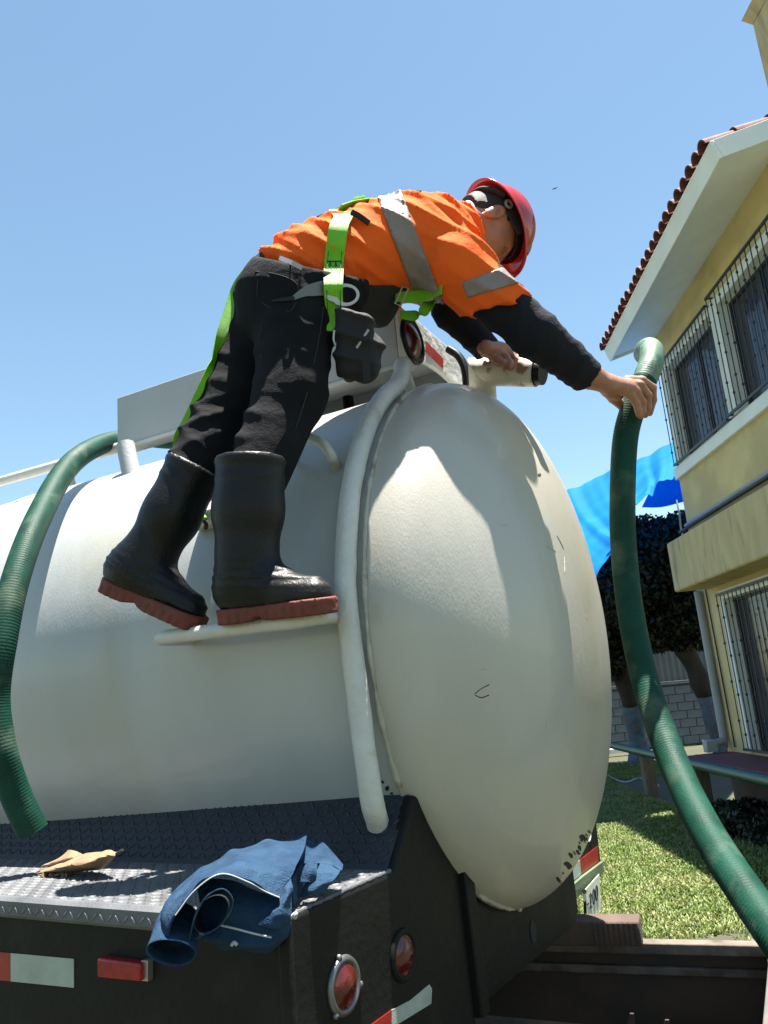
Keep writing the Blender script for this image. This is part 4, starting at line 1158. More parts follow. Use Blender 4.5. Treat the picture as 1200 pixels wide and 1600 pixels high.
# rolled cuff inside the arch, and the sleeve end hanging at the lower left
def cuff(c0, c1, r0x, r0y, r1x, r1y, name, mat, n=36, seed=1, tilt=None):
    """open flattened cloth tube between two elliptical rims given in image-plane axes"""
    a = np.linspace(0, 2 * np.pi, n, endpoint=False)
    vs = []
    for wl in (1.0, .955):
        for t in np.linspace(0, 1, 14):
            c_ = c0 * (1 - t) + c1 * t
            rx, ry = (r0x * (1 - t) + r1x * t) * wl, (r0y * (1 - t) + r1y * t) * wl
            tl = tilt or 0
            ex = RT * math.cos(tl) + UP * math.sin(tl); ey = -RT * math.sin(tl) + UP * math.cos(tl)
            p = c_ + np.outer(np.cos(a) * rx, ex) + np.outer(np.sin(a) * ry, ey)
            p = p + .0025 * np.stack([wav(p, 60, seed + k) for k in range(3)], 1)
            vs.append(p)
    v = np.concatenate(vs); f = []; m = 14
    for l in range(2):
        for i in range(m - 1):
            for j in range(n):
                k = (j + 1) % n; o_ = l * m * n
                q = (o_ + i * n + j, o_ + i * n + k, o_ + (i + 1) * n + k, o_ + (i + 1) * n + j)
                f.append(q if l == 0 else q[::-1])
    for j in range(n):
        k = (j + 1) % n
        f.append((j, m * n + j, m * n + k, k))
    return mesh(name, v, f, mat, jk, smooth=True)
cuff(JP(385, 525, 1.23), JP(430, 480, 1.36), .034, .022, .036, .024, 'rolled_cuff', M['denim_in'], tilt=.85)
cuff(JP(165, 735, 1.215), JP(215, 560, 1.33), .038, .021, .036, .03, 'sleeve_end', JM, seed=7, tilt=-.12)
MB().tube(smoothpath([JP(268, 660, 1.225), JP(300, 540, 1.22), JP(360, 430, 1.222), JP(450, 385, 1.225), JP(505, 440, 1.225), JP(490, 520, 1.226), JP(420, 600, 1.228), JP(300, 662, 1.226)], 60), .0013, 6).build('cuff_hem', M['denim'], jk, smooth=True)
# heap of folds at the right end
heap = [
    [[JP(905, 108, 1.49), JP(960, 135, 1.50), JP(1000, 128, 1.505), JP(1050, 180, 1.50), JP(1112, 255, 1.475)],
     [JP(880, 190, 1.45), JP(940, 200, 1.46), JP(1000, 190, 1.465), JP(1060, 225, 1.46), JP(1113, 268, 1.45)],
     [JP(850, 262, 1.42), JP(925, 240, 1.43), JP(985, 245, 1.435), JP(1050, 252, 1.43), JP(1105, 285, 1.425)]],
    [[JP(990, 246, 1.435), JP(1040, 250, 1.43), JP(1112, 255, 1.455)],
     [JP(960, 300, 1.40), JP(1020, 300, 1.40), JP(1090, 305, 1.41)],
     [JP(900, 372, 1.38), JP(980, 365, 1.375), JP(1060, 340, 1.39)],
     [JP(865, 430, 1.375), JP(930, 420, 1.37), JP(1030, 385, 1.385)]],
    [[JP(915, 232, 1.415), JP(945, 228, 1.41), JP(972, 245, 1.415)],
     [JP(895, 290, 1.39), JP(935, 285, 1.385), JP(965, 300, 1.39)],
     [JP(880, 350, 1.38), JP(915, 345, 1.375), JP(945, 350, 1.385)]],
    [[JP(835, 330, 1.345), JP(850, 300, 1.38), JP(890, 230, 1.43)],
     [JP(838, 420, 1.34), JP(860, 390, 1.375), JP(890, 330, 1.42)],
     [JP(845, 470, 1.345), JP(870, 440, 1.38), JP(900, 420, 1.42)]]]
for k, g in enumerate(heap):
    sheet(g, 26, 34, JM, 'fold', jk, thick=.004, noise=.002, freq=55, seed=12 + k, fold=.007, wl=.045, fdir=(.6, -.3, .7))
MB().tube(smoothpath([JP(825, 545, 1.283), JP(840, 530, 1.28), JP(858, 520, 1.285), JP(850, 545, 1.29)], 16), .003, 6).build('thread', M['piping'], jk, smooth=True)

# ================================================================== dry leaf on the deck
lf_ = empty('dry_leaf', RP(125, 1362, Z3, (0, 0, DZ)), 'curled tan dry leaf with crumbs lying on the tread plate', 'leaf')
def LP(zx, zy, lift): 
    p = RP(zx / 4.615, 1280 + zy / 4.615, Z3, (0, 0, DZ + lift)); return p
rows = [[LP(262, 372, .006), LP(380, 330, .016), LP(500, 290, .026), LP(640, 250, .038), LP(760, 222, .05), LP(842, 238, .052)],
        [LP(262, 388, .006), LP(400, 350, .022), LP(520, 320, .034), LP(660, 300, .042), LP(760, 262, .05), LP(835, 255, .05)],
        [LP(270, 398, .004), LP(400, 368, .016), LP(520, 352, .022), LP(640, 345, .024), LP(745, 310, .032), LP(825, 270, .046)],
        [LP(280, 405, .003), LP(400, 385, .004), LP(520, 375, .006), LP(640, 372, .006), LP(730, 358, .008), LP(805, 295, .036)]]
sheet(rows, 26, 50, M['leaf_dry'], 'blade', lf_, thick=.0015, noise=.004, freq=80, seed=4)
rows = [[LP(450, 275, .016), LP(490, 228, .042), LP(540, 232, .044), LP(600, 262, .034)], [LP(300, 335, .01), LP(420, 300, .026), LP(520, 280, .034), LP(600, 270, .032)], [LP(300, 345, .008), LP(400, 325, .018), LP(500, 300, .026), LP(590, 285, .028)]]
sheet(rows, 20, 30, M['leaf_dry'], 'curled_lobe', lf_, thick=.0015, noise=.003, freq=80, seed=9)
pipe('stem', [LP(838, 250, .051), LP(862, 236, .056), LP(882, 222, .062)], .003, M['dark_wood'], lf_, 6, 10)
for k in range(16):
    p = LP(300 + R.uniform(0, 190), 380 + R.uniform(0, 38), .004)
    r_ = R.uniform(.003, .008); q = NR.normal(size=(3, 3)); q, _ = np.linalg.qr(q)
    MB().hexa([p + r_ * (x * q[0] + y * q[1] + .25 * z * q[2]) for x, y, z in ((-1, -1, -1), (1, -.6, -1), (.8, 1, -1), (-1, .7, -1), (-.9, -1, 1), (1, -.8, 1), (.7, 1, 1), (-1, .9, 1))]).build('crumb', M['leaf_dry'], lf_)

# ================================================================== bird far up in the sky
bd = empty('bird', W(867, 294, 40), 'tiny dark bird gliding in the blue sky beside the helmet', 'bird')
c_ = C(867, 294, 40)
f_ = lambda p: smin(cap(p, c_ + [-.1, -.05, 0], c_ + [.13, .06, .02], .028, .018), np.minimum(cap(p, c_, c_ + [-.02, .12, .12], .03, .008, (0, 0.2, 1), 1.0), cap(p, c_, c_ + [.06, -.1, -.1], .03, .008)), .03)
sdf_obj('body', f_, c_ - .22, c_ + .22, .012, M['black'], bd)
# ================================================================== person
man = empty('person', W(430, 972, 1.70), 'person in orange shirt and red helmet leaning across the tank holding a hose', 'person')
def nrm(v): v = np.asarray(v, float); return v / np.linalg.norm(v)
# torso frame in camera axes (right, up, depth)
A_T = nrm(C(705, 380, 2.28) - C(500, 418, 2.08))          # spine, pelvis -> neck
N_T = nrm(np.cross(np.cross(A_T, [0.0, 1.0, .12]), A_T))  # back normal
L_T = nrm(np.cross(A_T, N_T))
def warp(p, amp, freq, seed): return amp * wav(p, freq, seed)
TOR = [C(496, 424, 2.11), C(560, 406, 2.19), C(620, 394, 2.26), C(650, 389, 2.3), C(680, 390, 2.33)]
TRR = [.150, .156, .164, .163, .142]
SHR, ELR, WRR = C(724, 424, 2.15), C(838, 523, 2.155), C(918, 588, 2.225)
SHL, ELL_, WRL = C(692, 412, 2.45), C(706, 486, 2.45), C(760, 545, 2.42)
def crease(p, o, d, amp, wl, seed, thr=0.0, warp_=2.4, f0=9):
    """sparse sharp folds across direction d"""
    ph = (p - o) @ nrm(d) * 2 * np.pi / wl + warp_ * wav(p, f0, seed) + .8 * wav(p, 24, seed + 5)
    m = np.clip((wav(p, f0 * .9, seed + 3) - thr) * 2.2 + .35, 0, 1)
    return -amp * m * (1 - np.abs(np.sin(ph / 2))) ** 1.6
def f_torso(p):
    d = chain(p, TOR, TRR, .05, N_T, 1.3)
    d = smin(d, cap(p, C(676, 400, 2.24), C(714, 416, 2.15), .104, .086), .05)
    d = smin(d, cap(p, C(680, 390, 2.32), SHL, .10, .088), .05)
    d = smin(d, cap(p, C(676, 374, 2.32), C(712, 360, 2.37), .088, .066), .04)     # collar
    d = smin(d, cap(p, C(560, 470, 2.19), C(592, 486, 2.22), .052, .036), .05)       # loose shirt front
    return d
def f_shirt(p):
    sl = np.maximum(cap(p, C(712, 418, 2.15), C(780, 486, 2.15), .085, .08), plane_px(p, 737, 488, 814, 464))
    d = smin(f_torso(p), sl, .03)
    sl = np.maximum(cap(p, SHL, SHL + (ELL_ - SHL) * .5, .085, .075), (p - SHL - (ELL_ - SHL) * .5) @ nrm(ELL_ - SHL))
    d = smin(d, sl, .03)
    d = near(d, p, lambda p: crease(p, TOR[2], [.45, .85, .1], .013, .06, 3, -.05) + crease(p, SHR, [.5, .75, -.2], .011, .045, 8, 0) + crease(p, TOR[1], [.75, .5, .3], .012, .05, 14, .05) + .002 * wav(p, 40, 5))
    hem = plane_px(p, 395, 410, 512, 452)
    return np.maximum(d, hem)
LO, HI = C(380, 540, 2.1) + [0, -.05, -.28], C(840, 275, 2.2) + [0, .05, .42]
shirt = sdf_obj('shirt', f_shirt, LO, HI, .0066, M['orange'], man)
# reflective bands follow the cloth
def band(name, keep, off=.0055, lo=LO, hi=HI, h=.006):
    def f(p):
        d = f_shirt(p)
        return np.maximum(np.maximum(d - off, -(d + .006)), keep(p))
    sdf_obj(name, f, lo, hi, h, M['band'], shirt)
def slab_px(p, a0, a1, b0, b1):
    """between the planes seen through line a0-a1 and line b0-b1 (image points)"""
    def pl(q0, q1):
        a = np.array([(q0[0] - 600) / FPX, (800 - q0[1]) / FPX, 1]); b = np.array([(q1[0] - 600) / FPX, (800 - q1[1]) / FPX, 1])
        n = np.cross(a, b); n /= np.linalg.norm(n)
        if n[0] < 0: n = -n
        return p @ n
    return np.maximum(-pl(a0, a1), pl(b0, b1))
def chest_band(p):
    return slab_px(p, (586, 300), (650, 470), (628, 300), (692, 470))
band('reflective_band', chest_band, lo=C(560, 500, 2.0) + [0, 0, -.3], hi=C(710, 285, 2.2) + [0, 0, .35])
def sleeve_band(p):
    near_ = np.maximum(cap(p, C(735, 440, 2.15), C(780, 486, 2.15), .106), slab_px(p, (706, 400), (742, 500), (850, 400), (850, 500)))
    return np.maximum(np.maximum(plane_px(p, 730, 466, 808, 443), -plane_px(p, 714, 444, 786, 417)), near_)
band('reflective_band', sleeve_band, lo=C(690, 520, 2.1) + [0, 0, -.15], hi=C(850, 380, 2.1) + [0, 0, .15], h=.005)

# ---- dark undershirt sleeves
def f_arm(p):
    d = smin(cap(p, SHR, ELR, .076, .062), cap(p, ELR, WRR - nrm(WRR - ELR) * .004, .062, .047), .02)
    d = np.maximum(d, (p - WRR) @ nrm(WRR - ELR))
    d = np.minimum(d, np.maximum(smin(cap(p, SHL, ELL_, .07, .057), cap(p, ELL_, WRL, .056, .041), .02), (p - WRL) @ nrm(WRL - ELL_)))
    d = near(d, p, lambda p: crease(p, ELR, [.9, -.2, .2], .006, .07, 21, .05, 3.2, 16) + crease(p, ELR, [.3, -.95, .2], .006, .045, 25, .05, 3, 16) + .0014 * wav(p, 55, 4))
    return d
sdf_obj('undershirt', f_arm, C(640, 640, 2.0) + [-.02, -.02, -.22], C(950, 370, 2.2) + [.03, 0, .52], .006, M['navy'], man)

# ---- jeans
HPR, KNR, BTR = C(463, 470, 1.96), C(454, 615, 1.86), C(404, 742, 1.76)
HPL, KNL, BTL = C(426, 476, 2.12), C(362, 626, 2.01), C(298, 745, 1.90)
def f_jeans(p):
    d = cap(p, C(462, 452, 2.0), C(462, 452, 2.1), .118, .116)
    d = smin(d, cap(p, C(500, 440, 2.03), C(500, 440, 2.11), .124), .04)
    d = smin(d, cap(p, C(428, 470, 1.975), C(430, 484, 1.975), .095), .05)
    d = smin(d, cap(p, C(418, 470, 2.105), C(420, 484, 2.105), .091), .05)
    d = smin(d, cap(p, HPR, KNR, .103, .081), .04)
    d = smin(d, smin(cap(p, HPL, KNL, .092, .072), cap(p, KNL, BTL, .071, .062), .03), .025)
    d = smin(d, cap(p, KNR, BTR, .078, .066), .03)
    def det(p):
        kn = np.exp(-(((p - C(412, 690, 1.78)) ** 2).sum(1)) / .008)
        kl = np.exp(-(((p - C(318, 680, 1.94)) ** 2).sum(1)) / .008)
        e = crease(p, KNR, [.3, 1, .1], .016, .05, 52, -.4, 3.0, 13) * kn + crease(p, KNL, [-.4, 1, .1], .015, .05, 55, -.4, 3.0, 13) * kl - .005 * kn - .003 * kl
        return e + .0015 * wav(p, 34, 7) + crease(p, KNR, [.25, 1, .1], .006, .085, 31, .15, 3) + crease(p, HPR, [.7, .7, .2], .009, .06, 36, .05)
    d = near(d, p, det)
    # waist
    top = -plane_px(p, 380, 396, 512, 424)
    return np.maximum(d, top)
sdf_obj('jeans', f_jeans, C(250, 765, 1.9) + [-.03, -.02, -.24], C(560, 385, 2.05) + [.03, 0, .3], .0065, M['jeans'], man)

# stitched seams and pocket of the jeans
f_jn = f_jeans
def jseam(pts, w=.0022):
    q = np.array([surf(f_jn, x, y, .0012) for x, y in pts])
    MB().tube(np.array([cw(c) for c in smoothpath(q, 50)]), w / 2, 6).build('seam', M['jeans_seam'], man, smooth=True)
M['jeans_seam'] = material('jeans_seam', (.022, .023, .026), .9)
jseam([(505, 480), (500, 520), (490, 570), (478, 620), (462, 670)])
jseam([(405, 428), (402, 445), (404, 466), (425, 482), (452, 486), (462, 474)])
jseam([(398, 424), (430, 428), (460, 440), (470, 462)])
jseam([(410, 500), (404, 530), (408, 560)])

# ---- rubber boots
def boot(axis, rads, heel, toe, name, soleN, soff, sth, rh, rt, bbox, seed):
    heel, toe = np.asarray(heel, float), np.asarray(toe, float)
    N = nrm(soleN)
    ax = nrm(toe - heel); N = nrm(N - ax * (N @ ax)); S = np.cross(ax, N)
    def f_up(p):
        d = chain(p, axis, rads, .03)
        # instep and toe box
        ft = cap(p, heel + N * .035, toe + N * .012, rh, rt, N, 1.05)
        d = smin(d, ft, .05)
        d = smin(d, cap(p, axis[-1] + N * .0, heel + (toe - heel) * .62 + N * .03, .052, .036), .04)
        u = (p - axis[0]) @ nrm(axis[-1] - axis[0])
        d = d - .0035 * np.exp(-((u - .012) / .008) ** 2) - .002 * np.exp(-((u - .05) / .006) ** 2)
        au = np.abs((p - axis[-1]) @ nrm(axis[-1] - axis[-2]))
        d = d + .0018 * np.sin(u * 330) * np.exp(-((u - np.linalg.norm(axis[-1] - axis[0]) * 1.0) / .03) ** 2)
        d = np.maximum(d, -u)                                  # open top, flat
        d = np.maximum(d, -((p - heel) @ N - soff))
        return d + .0012 * wav(p, 30, seed)
    def foot_plan(p, grow):
        q = p - heel; s = np.clip(q @ ax, 0, np.linalg.norm(toe - heel)); L = np.linalg.norm(toe - heel)
        lat = q @ S; e = q @ ax - s
        r = rh * .92 + (rt * 1.12 - rh * .92) * s / L - .007 * np.exp(-((s / L - .42) / .18) ** 2)
        return np.sqrt(lat ** 2 + e ** 2) - r - grow
    def f_sole(p):
        h = (p - heel) @ N
        s = ((p - heel) @ ax)
        L = np.linalg.norm(toe - heel)
        g = foot_plan(p, .005)
        # side lugs and arch
        g = g + .0035 * (np.sin(s * 2 * np.pi / .022) > .55) * (h < soff - sth * .35)
        bot = soff - sth + .010 * np.exp(-((s / L - .36) / .09) ** 2)
        return np.maximum(g, np.maximum(h - soff - .002, bot - h)) + .0006 * wav(p, 60, seed)
    b = sdf_obj(name, f_up, *bbox, .0055, M['boot_rubber'], man)
    sdf_obj('sole', f_sole, *bbox, .0042, M['sole'], b)
    return b
# right: planted on the bar
boot([C(393, 716, 1.745), C(388, 800, 1.725), C(386, 868, 1.71), C(388, 905, 1.705)], [.077, .072, .062, .058], C(372, 952, 1.712), C(490, 938, 1.645), 'boot', [.03, 1, .03], .002, .032, .045, .040, (C(320, 990, 1.72) + [0, -.02, -.14], C(540, 690, 1.72) + [.03, 0, .14]), 3)
# left: heel lifted
boot([C(305, 728, 1.90), C(268, 805, 1.875), C(232, 868, 1.865), C(215, 892, 1.86)], [.069, .064, .058, .055], C(190, 914, 1.865), C(293, 958, 1.805), 'boot', [.42, 1, .03], .004, .034, .045, .040, (C(135, 1010, 1.86) + [0, 0, -.14], C(365, 690, 1.88) + [.02, 0, .14]), 9)

# ---- body: head, neck and hands in one continuous figure of skin
HU = nrm([.75, .4, .45]); HF = nrm(np.array([.45, -.89, .04])); HF = nrm(HF - HU * (HF @ HU)); HS = np.cross(HU, HF)   # up, forward, side
HC = C(757, 357, 2.40)
if HS[2] > 0: HS = -HS                                    # side towards the camera
def H(u, f, s): return HC + u * HU + f * HF + s * HS
HPAX = np.array([HU, HF, HS])
def f_head(p):
    d = ell(p, H(.035, -.008, 0), HPAX, (.098, .098, .076))
    d = smin(d, ell(p, H(-.03, .035, 0), HPAX, (.085, .062, .06)), .03)
    d = smin(d, cap(p, H(-.085, .055, 0), H(-.07, .03, 0), .028, .04), .03)          # chin
    d = smin(d, cap(p, H(.012, .094, 0), H(-.022, .108, 0), .010, .0135), .012)      # nose
    d = smin(d, cap(p, H(.02, .08, -.03), H(.02, .08, .03), .014), .015)             # brow
    d = smin(d, cap(p, H(-.018, .062, .034), H(-.022, .05, .046), .018), .02)        # cheeks
    d = smin(d, cap(p, H(-.052, .088, -.016), H(-.052, .088, .016), .007), .008)     # lips
    for s in (-1, 1):
        d = -smin(-d, ell(p, H(.004, .087, .03 * s), HPAX, (.010, .012, .014)), .006)  # eye sockets
    # ears
    for s in (-1, 1):
        e = ell(p, H(-.004, -.012, .078 * s), np.array([HU, HF, HS]), (.033, .019, .011))
        e = -smin(-e, cap(p, H(.004, -.006, .09 * s), H(-.010, -.002, .09 * s), .009), .004)
        d = smin(d, e, .008)
    d = smin(d, cap(p, H(-.06, -.03, 0), C(700, 374, 2.34), .058, .064), .035)         # neck
    return d
def hand(p, segs, palm, k=.008):
    d = palm(p)
    for s in segs:
        d = smin(d, chain(p, s[0], s[1], .004), k)
    return d
K = lambda x, y, d: C(x, y, d)
# right hand closed round the upright hose
palmR = lambda p: smin(smin(cap(p, K(920, 588, 2.215), K(945, 598, 2.225), .031, .029, nrm([.3, .9, -.4]), 1.25), cap(p, K(945, 598, 2.225), K(980, 604, 2.262), .033, .027, nrm([.25, .95, -.45]), 1.3), .02), cap(p, K(950, 610, 2.25), K(966, 617, 2.29), .02, .016), .015)
segR = [([K(980, 594, 2.285), K(1003, 595, 2.293), K(1019, 606, 2.318), K(1020, 625, 2.335), K(1015, 645, 2.345)], [.0135, .013, .012, .011, .0095]),
        ([K(982, 600, 2.265), K(1000, 602, 2.270), K(1012, 618, 2.295), K(1012, 636, 2.302), K(1008, 648, 2.31)], [.0135, .013, .012, .011, .0095]),
        ([K(980, 606, 2.25), K(994, 612, 2.258), K(1004, 628, 2.277), K(1004, 642, 2.283), K(1001, 650, 2.288)], [.0125, .012, .011, .0105, .009]),
        ([K(974, 611, 2.245), K(986, 618, 2.25), K(994, 630, 2.265), K(997, 641, 2.27), K(998, 648, 2.275)], [.0115, .011, .010, .0095, .008]),
        ([K(945, 606, 2.26), K(958, 622, 2.31), K(972, 634, 2.36), K(985, 640, 2.395)], [.017, .0145, .013, .010])]
# left hand over the stub pipe
palmL = lambda p: smin(cap(p, K(757, 543, 2.390), K(778, 547, 2.435), .028, .028, nrm([-.2, 1, -.15]), 1.25), cap(p, K(778, 547, 2.435), K(790, 549, 2.435), .027, .023, nrm([-.2, 1, -.2]), 1.25), .02)
segL = [([K(784, 545, 2.480), K(800, 548, 2.490), K(810, 554, 2.485), K(814, 560, 2.465)], [.0125, .012, .011, .009]),
        ([K(788, 546, 2.455), K(803, 549, 2.455), K(811, 557, 2.440), K(811, 568, 2.425)], [.0125, .012, .011, .009]),
        ([K(787, 549, 2.430), K(799, 554, 2.425), K(806, 564, 2.410), K(804, 574, 2.400)], [.012, .0115, .0105, .009]),
        ([K(781, 552, 2.410), K(791, 558, 2.402), K(797, 567, 2.390), K(797, 575, 2.383)], [.0115, .011, .010, .0085]),
        ([K(766, 549, 2.405), K(770, 558, 2.405), K(778, 563, 2.395), K(786, 566, 2.385)], [.015, .013, .012, .0095])]
def f_skin(p):
    d = f_head(p)
    # arms and trunk under the clothes keep it one figure
    d = smin(d, chain(p, [C(700, 374, 2.34), C(690, 388, 2.3), SHR, ELR, WRR, K(930, 590, 2.215)], [.06, .07, .05, .04, .028, .029], .03), .03)
    d = smin(d, chain(p, [C(690, 388, 2.27), SHL, ELL_, WRL], [.07, .05, .04, .026], .03), .03)
    d = smin(d, chain(p, [C(690, 388, 2.27), TOR[2], TOR[0]], [.08, .085, .09], .04), .03)
    d = np.minimum(d, chain(p, [TOR[0], HPR, KNR, BTR, C(388, 905, 1.705)], [.08, .06, .045, .04, .035], .03))
    d = np.minimum(d, chain(p, [TOR[0], HPL, KNL, BTL, C(215, 892, 1.86)], [.08, .06, .045, .04, .035], .03))
    d = smin(d, hand(p, segR, palmR), .012)
    d = smin(d, hand(p, segL, palmL), .012)
    return d
def joined(name, f, boxes, mat, parent):
    vs, fs, n = [], [], 0
    for lo, hi, h in boxes:
        v, q = nets(f, lo, hi, h); vs.append(v); fs.append(q + n); n += len(v)
    return mesh(name, cw(np.concatenate(vs)), np.concatenate(fs), mat, parent, smooth=True)
# coarse hidden trunk and limbs, fine head and hands: boxes meet inside the clothing
XH = C(735, 345, 2.13)[0]; XW = WRR[0] - .02
b_head = (H(0, 0, 0) + [-.17, -.16, -.17], H(0, 0, 0) + [.18, .17, .17], .0035)
b_hr = (C(915, 670, 2.3) + [-.015, -.0, -.2], C(1035, 575, 2.3) + [.01, .01, .16], .0026)
b_hl = (C(748, 590, 2.44) + [-.0, -.0, -.12], C(830, 528, 2.44) + [.01, .01, .12], .0026)
body = joined('body', f_skin, [(C(180, 930, 1.9) + [0, -.02, -.28], C(930, 300, 2.1) + [.05, .05, .45], .014)], M['skin'], man)
sdf_obj('head_skin', lambda p: f_skin(p) - .0006, *b_head, M['skin'], body)
sdf_obj('hand_skin', lambda p: f_skin(p) - .0006, *b_hr, M['skin'], body)
sdf_obj('hand_skin', lambda p: f_skin(p) - .0006, *b_hl, M['skin'], body)
# eyes
for s in (1, -1):
    e = lambda p, s=s: ell(p, H(.003, .076, .03 * s), HPAX, (.011, .011, .011))
    sdf_obj('eye', e, H(.003, .076, .03 * s) - .02, H(.003, .076, .03 * s) + .02, .002, material('eye', (.12, .07, .05), .2), body)
# hair: cropped cap over the back and sides of the skull
def f_hair(p):
    d = ell(p, H(.04, -.016, 0), HPAX, (.101, .099, .080))
    d = smin(d, ell(p, H(-.02, -.055, 0), HPAX, (.06, .05, .062)), .02)
    face = (p - H(.0, .045, 0)) @ nrm(HF * .9 - HU * .55)
    low = (H(-.055, -.03, 0) - p) @ nrm(HU * .8 + HF * .35)
    side = np.abs((p - HC) @ HS) - .2
    ear = -(ell(p, H(-.008, -.004, .078), np.array([HU, HF, HS]), (.04, .03, .04)))
    d = np.maximum(np.maximum(d, face), np.maximum(low, ear))
    return d + .0006 * wav(p, 240, 4)
sdf_obj('hair', f_hair, H(0, 0, 0) + [-.17, -.16, -.17], H(0, 0, 0) + [.18, .17, .17], .0036, M['hair'], man)

# ---- hard hat
HO = H(.05, .004, 0)
hat = empty('hard_hat', cw(HO), None, None); hat.parent = man; hat.location = Vector((_world[hat] - _world[man]).tolist())
def hat_pt(u, f, s): return cw(HO + u * HU + f * HF + s * HS)
na, nb = 64, 18
def dome(a_, b_, h_, off):
    rings = []
    for i in range(nb):
        t = (i / (nb - 1)) * math.pi / 2 * .985
        rr_ = math.cos(t) ** .82; hh = math.sin(t)
        rings.append(np.array([hat_pt(hh * h_ + off, a_ * rr_ * math.cos(q) , b_ * rr_ * math.sin(q)) for q in np.linspace(0, 2 * np.pi, na, endpoint=False)]))
    return rings
outer = dome(.122, .106, .112, 0); inner = dome(.118, .102, .108, 0)
v1, f1 = loft(outer); v2, f2 = loft(inner)
n1 = len(v1)
f = list(f1) + [tuple(n1 + i for i in q[::-1]) for q in f2]
mesh('shell', np.concatenate([v1, v2]), f, M['helmet'], hat, smooth=True)
# ridge along the crown
rg = [hat_pt(math.sin(t) * .113, .122 * math.cos(t) ** .82 if math.cos(t) >= 0 else -.122 * abs(math.cos(t)) ** .82, 0) for t in np.linspace(.5, math.pi - .5, 30)]
MB().tube(rg, .0095, 10).build('crown_ridge', M['helmet'], hat, smooth=True)
# full brim with a peak in front
br = []
qs = np.linspace(0, 2 * np.pi, 72, endpoint=False)
def brim(w_in, w_out, dz):
    out = []
    for q in qs:
        pk = max(0, math.cos(q)) ** 3
        ext = .016 + .026 * pk + .006 * max(0, -math.cos(q)) ** 2
        cx, cy = math.cos(q) * (.122 + ext * w_out), math.sin(q) * (.106 + ext * w_out * (.75 if abs(math.sin(q)) > .5 else .9))
        out.append(hat_pt(dz - .010 * w_out - .012 * pk * w_out, cx, cy))
    return np.array(out)
rings = [brim(0, -.1, .006), brim(0, .5, .006), brim(0, 1.0, .005), brim(0, 1.04, .001), brim(0, 1.0, -.003), brim(0, .5, -.001), brim(0, -.1, -.001)]
v, f = loft(rings, False)
mesh('brim', v, f, M['helmet'], hat, smooth=True)
# suspension: black headband, grey ratchet knobs, crown straps
hb = []
for wl in (0, .004):
    for dz in (-.012, .026):
        hb.append(np.array([hat_pt(dz, (.106 - wl) * math.cos(q), (.086 - wl) * math.sin(q)) for q in qs]))
v, f = loft([hb[0], hb[1], hb[3], hb[2], hb[0]], False)
mesh('headband', v, f, M['black_strap'], hat, smooth=True, sharp=40)
nape = np.array([[hat_pt(-.03 - .02 * (1 - abs(2 * j / 19 - 1)) , -.118 * math.cos(a_) - .004 * k, .1 * math.sin(a_)) for j in (0,) for a_ in np.linspace(-1.2, 1.2, 20)] for k in (0, 1)])
for q0_, u0_ in ((-2.0, -.018), (2.0, -.018)):
    pass
MB().tube(smoothpath([hat_pt(-.002, -.05, .086), hat_pt(-.022, -.085, .068), hat_pt(-.034, -.108, .03), hat_pt(-.034, -.108, -.03), hat_pt(-.022, -.085, -.068), hat_pt(-.002, -.05, -.086)], 40), .009, 8).build('nape_strap', M['black_strap'], hat, smooth=True)
kc = HO + HU * -.008 + HF * -.022 + HS * .09
torus(cw(kc), cw(HS) - cw(np.zeros(3)), UP, .0105, .0045, M['harness_grey'], 'ratchet_ring', hat)
MB().box(hat_pt(-.03, -.11, .012), (cw(HU) - EYE) * .006, (cw(HS) - EYE) * .02, (cw(HF) - EYE) * .003).build('ratchet_plate', M['piping'], hat, bevel=.002)
MB().box(hat_pt(.0, .03, .082), (cw(HU) - EYE) * .022, (cw(HF) - EYE) * .04, (cw(HS) - EYE) * .003).build('headband_pad', M['black_strap'], hat, bevel=.002)

# ---- harness
hz = empty('harness', cw(TOR[1]), None, None); hz.parent = man; hz.location = Vector((_world[hz] - _world[man]).tolist())
def ribbon(ctrl, width, mat, name, th=.0025, tw=None, n=60, parent=None):
    """ctrl: list of (camera-frame point, width direction in camera frame)"""
    P_ = smoothpath(np.array([c[0] for c in ctrl]), n)
    D_ = smoothpath(np.array([c[1] for c in ctrl], float), n) if len(ctrl) > 2 else np.linspace(ctrl[0][1], ctrl[1][1], n)
    tt = np.linspace(0, len(ctrl) - 1, n)
    D_ = np.stack([np.interp(tt, np.arange(len(ctrl)), np.array([c[1] for c in ctrl], float)[:, k]) for k in range(3)], 1)
    tan = np.gradient(P_, axis=0); tan /= np.linalg.norm(tan, axis=1)[:, None]
    D_ = D_ - tan * (D_ * tan).sum(1)[:, None]; D_ /= np.linalg.norm(D_, axis=1)[:, None]
    Nn = np.cross(tan, D_)
    w = width / 2 if np.isscalar(width) else np.interp(np.linspace(0, 1, n), np.linspace(0, 1, len(width)), width)[:, None] / 2
    rows_ = [P_ - D_ * w + Nn * th / 2, P_ + D_ * w + Nn * th / 2, P_ + D_ * w - Nn * th / 2, P_ - D_ * w - Nn * th / 2]
    v = np.stack(rows_, 1).reshape(-1, 3)
    f = []
    for i in range(n - 1):
        for j in range(4):
            k = (j + 1) % 4
            f.append((i * 4 + j, i * 4 + k, (i + 1) * 4 + k, (i + 1) * 4 + j))
    f += [(3, 2, 1, 0), tuple((n - 1) * 4 + j for j in range(4))]
    return mesh(name, cw(v), f, mat, parent or hz, smooth=True, sharp=40)
rx = [1, 0.02, 0]
f_cl = lambda p: np.minimum(f_shirt(p), f_jeans(p))
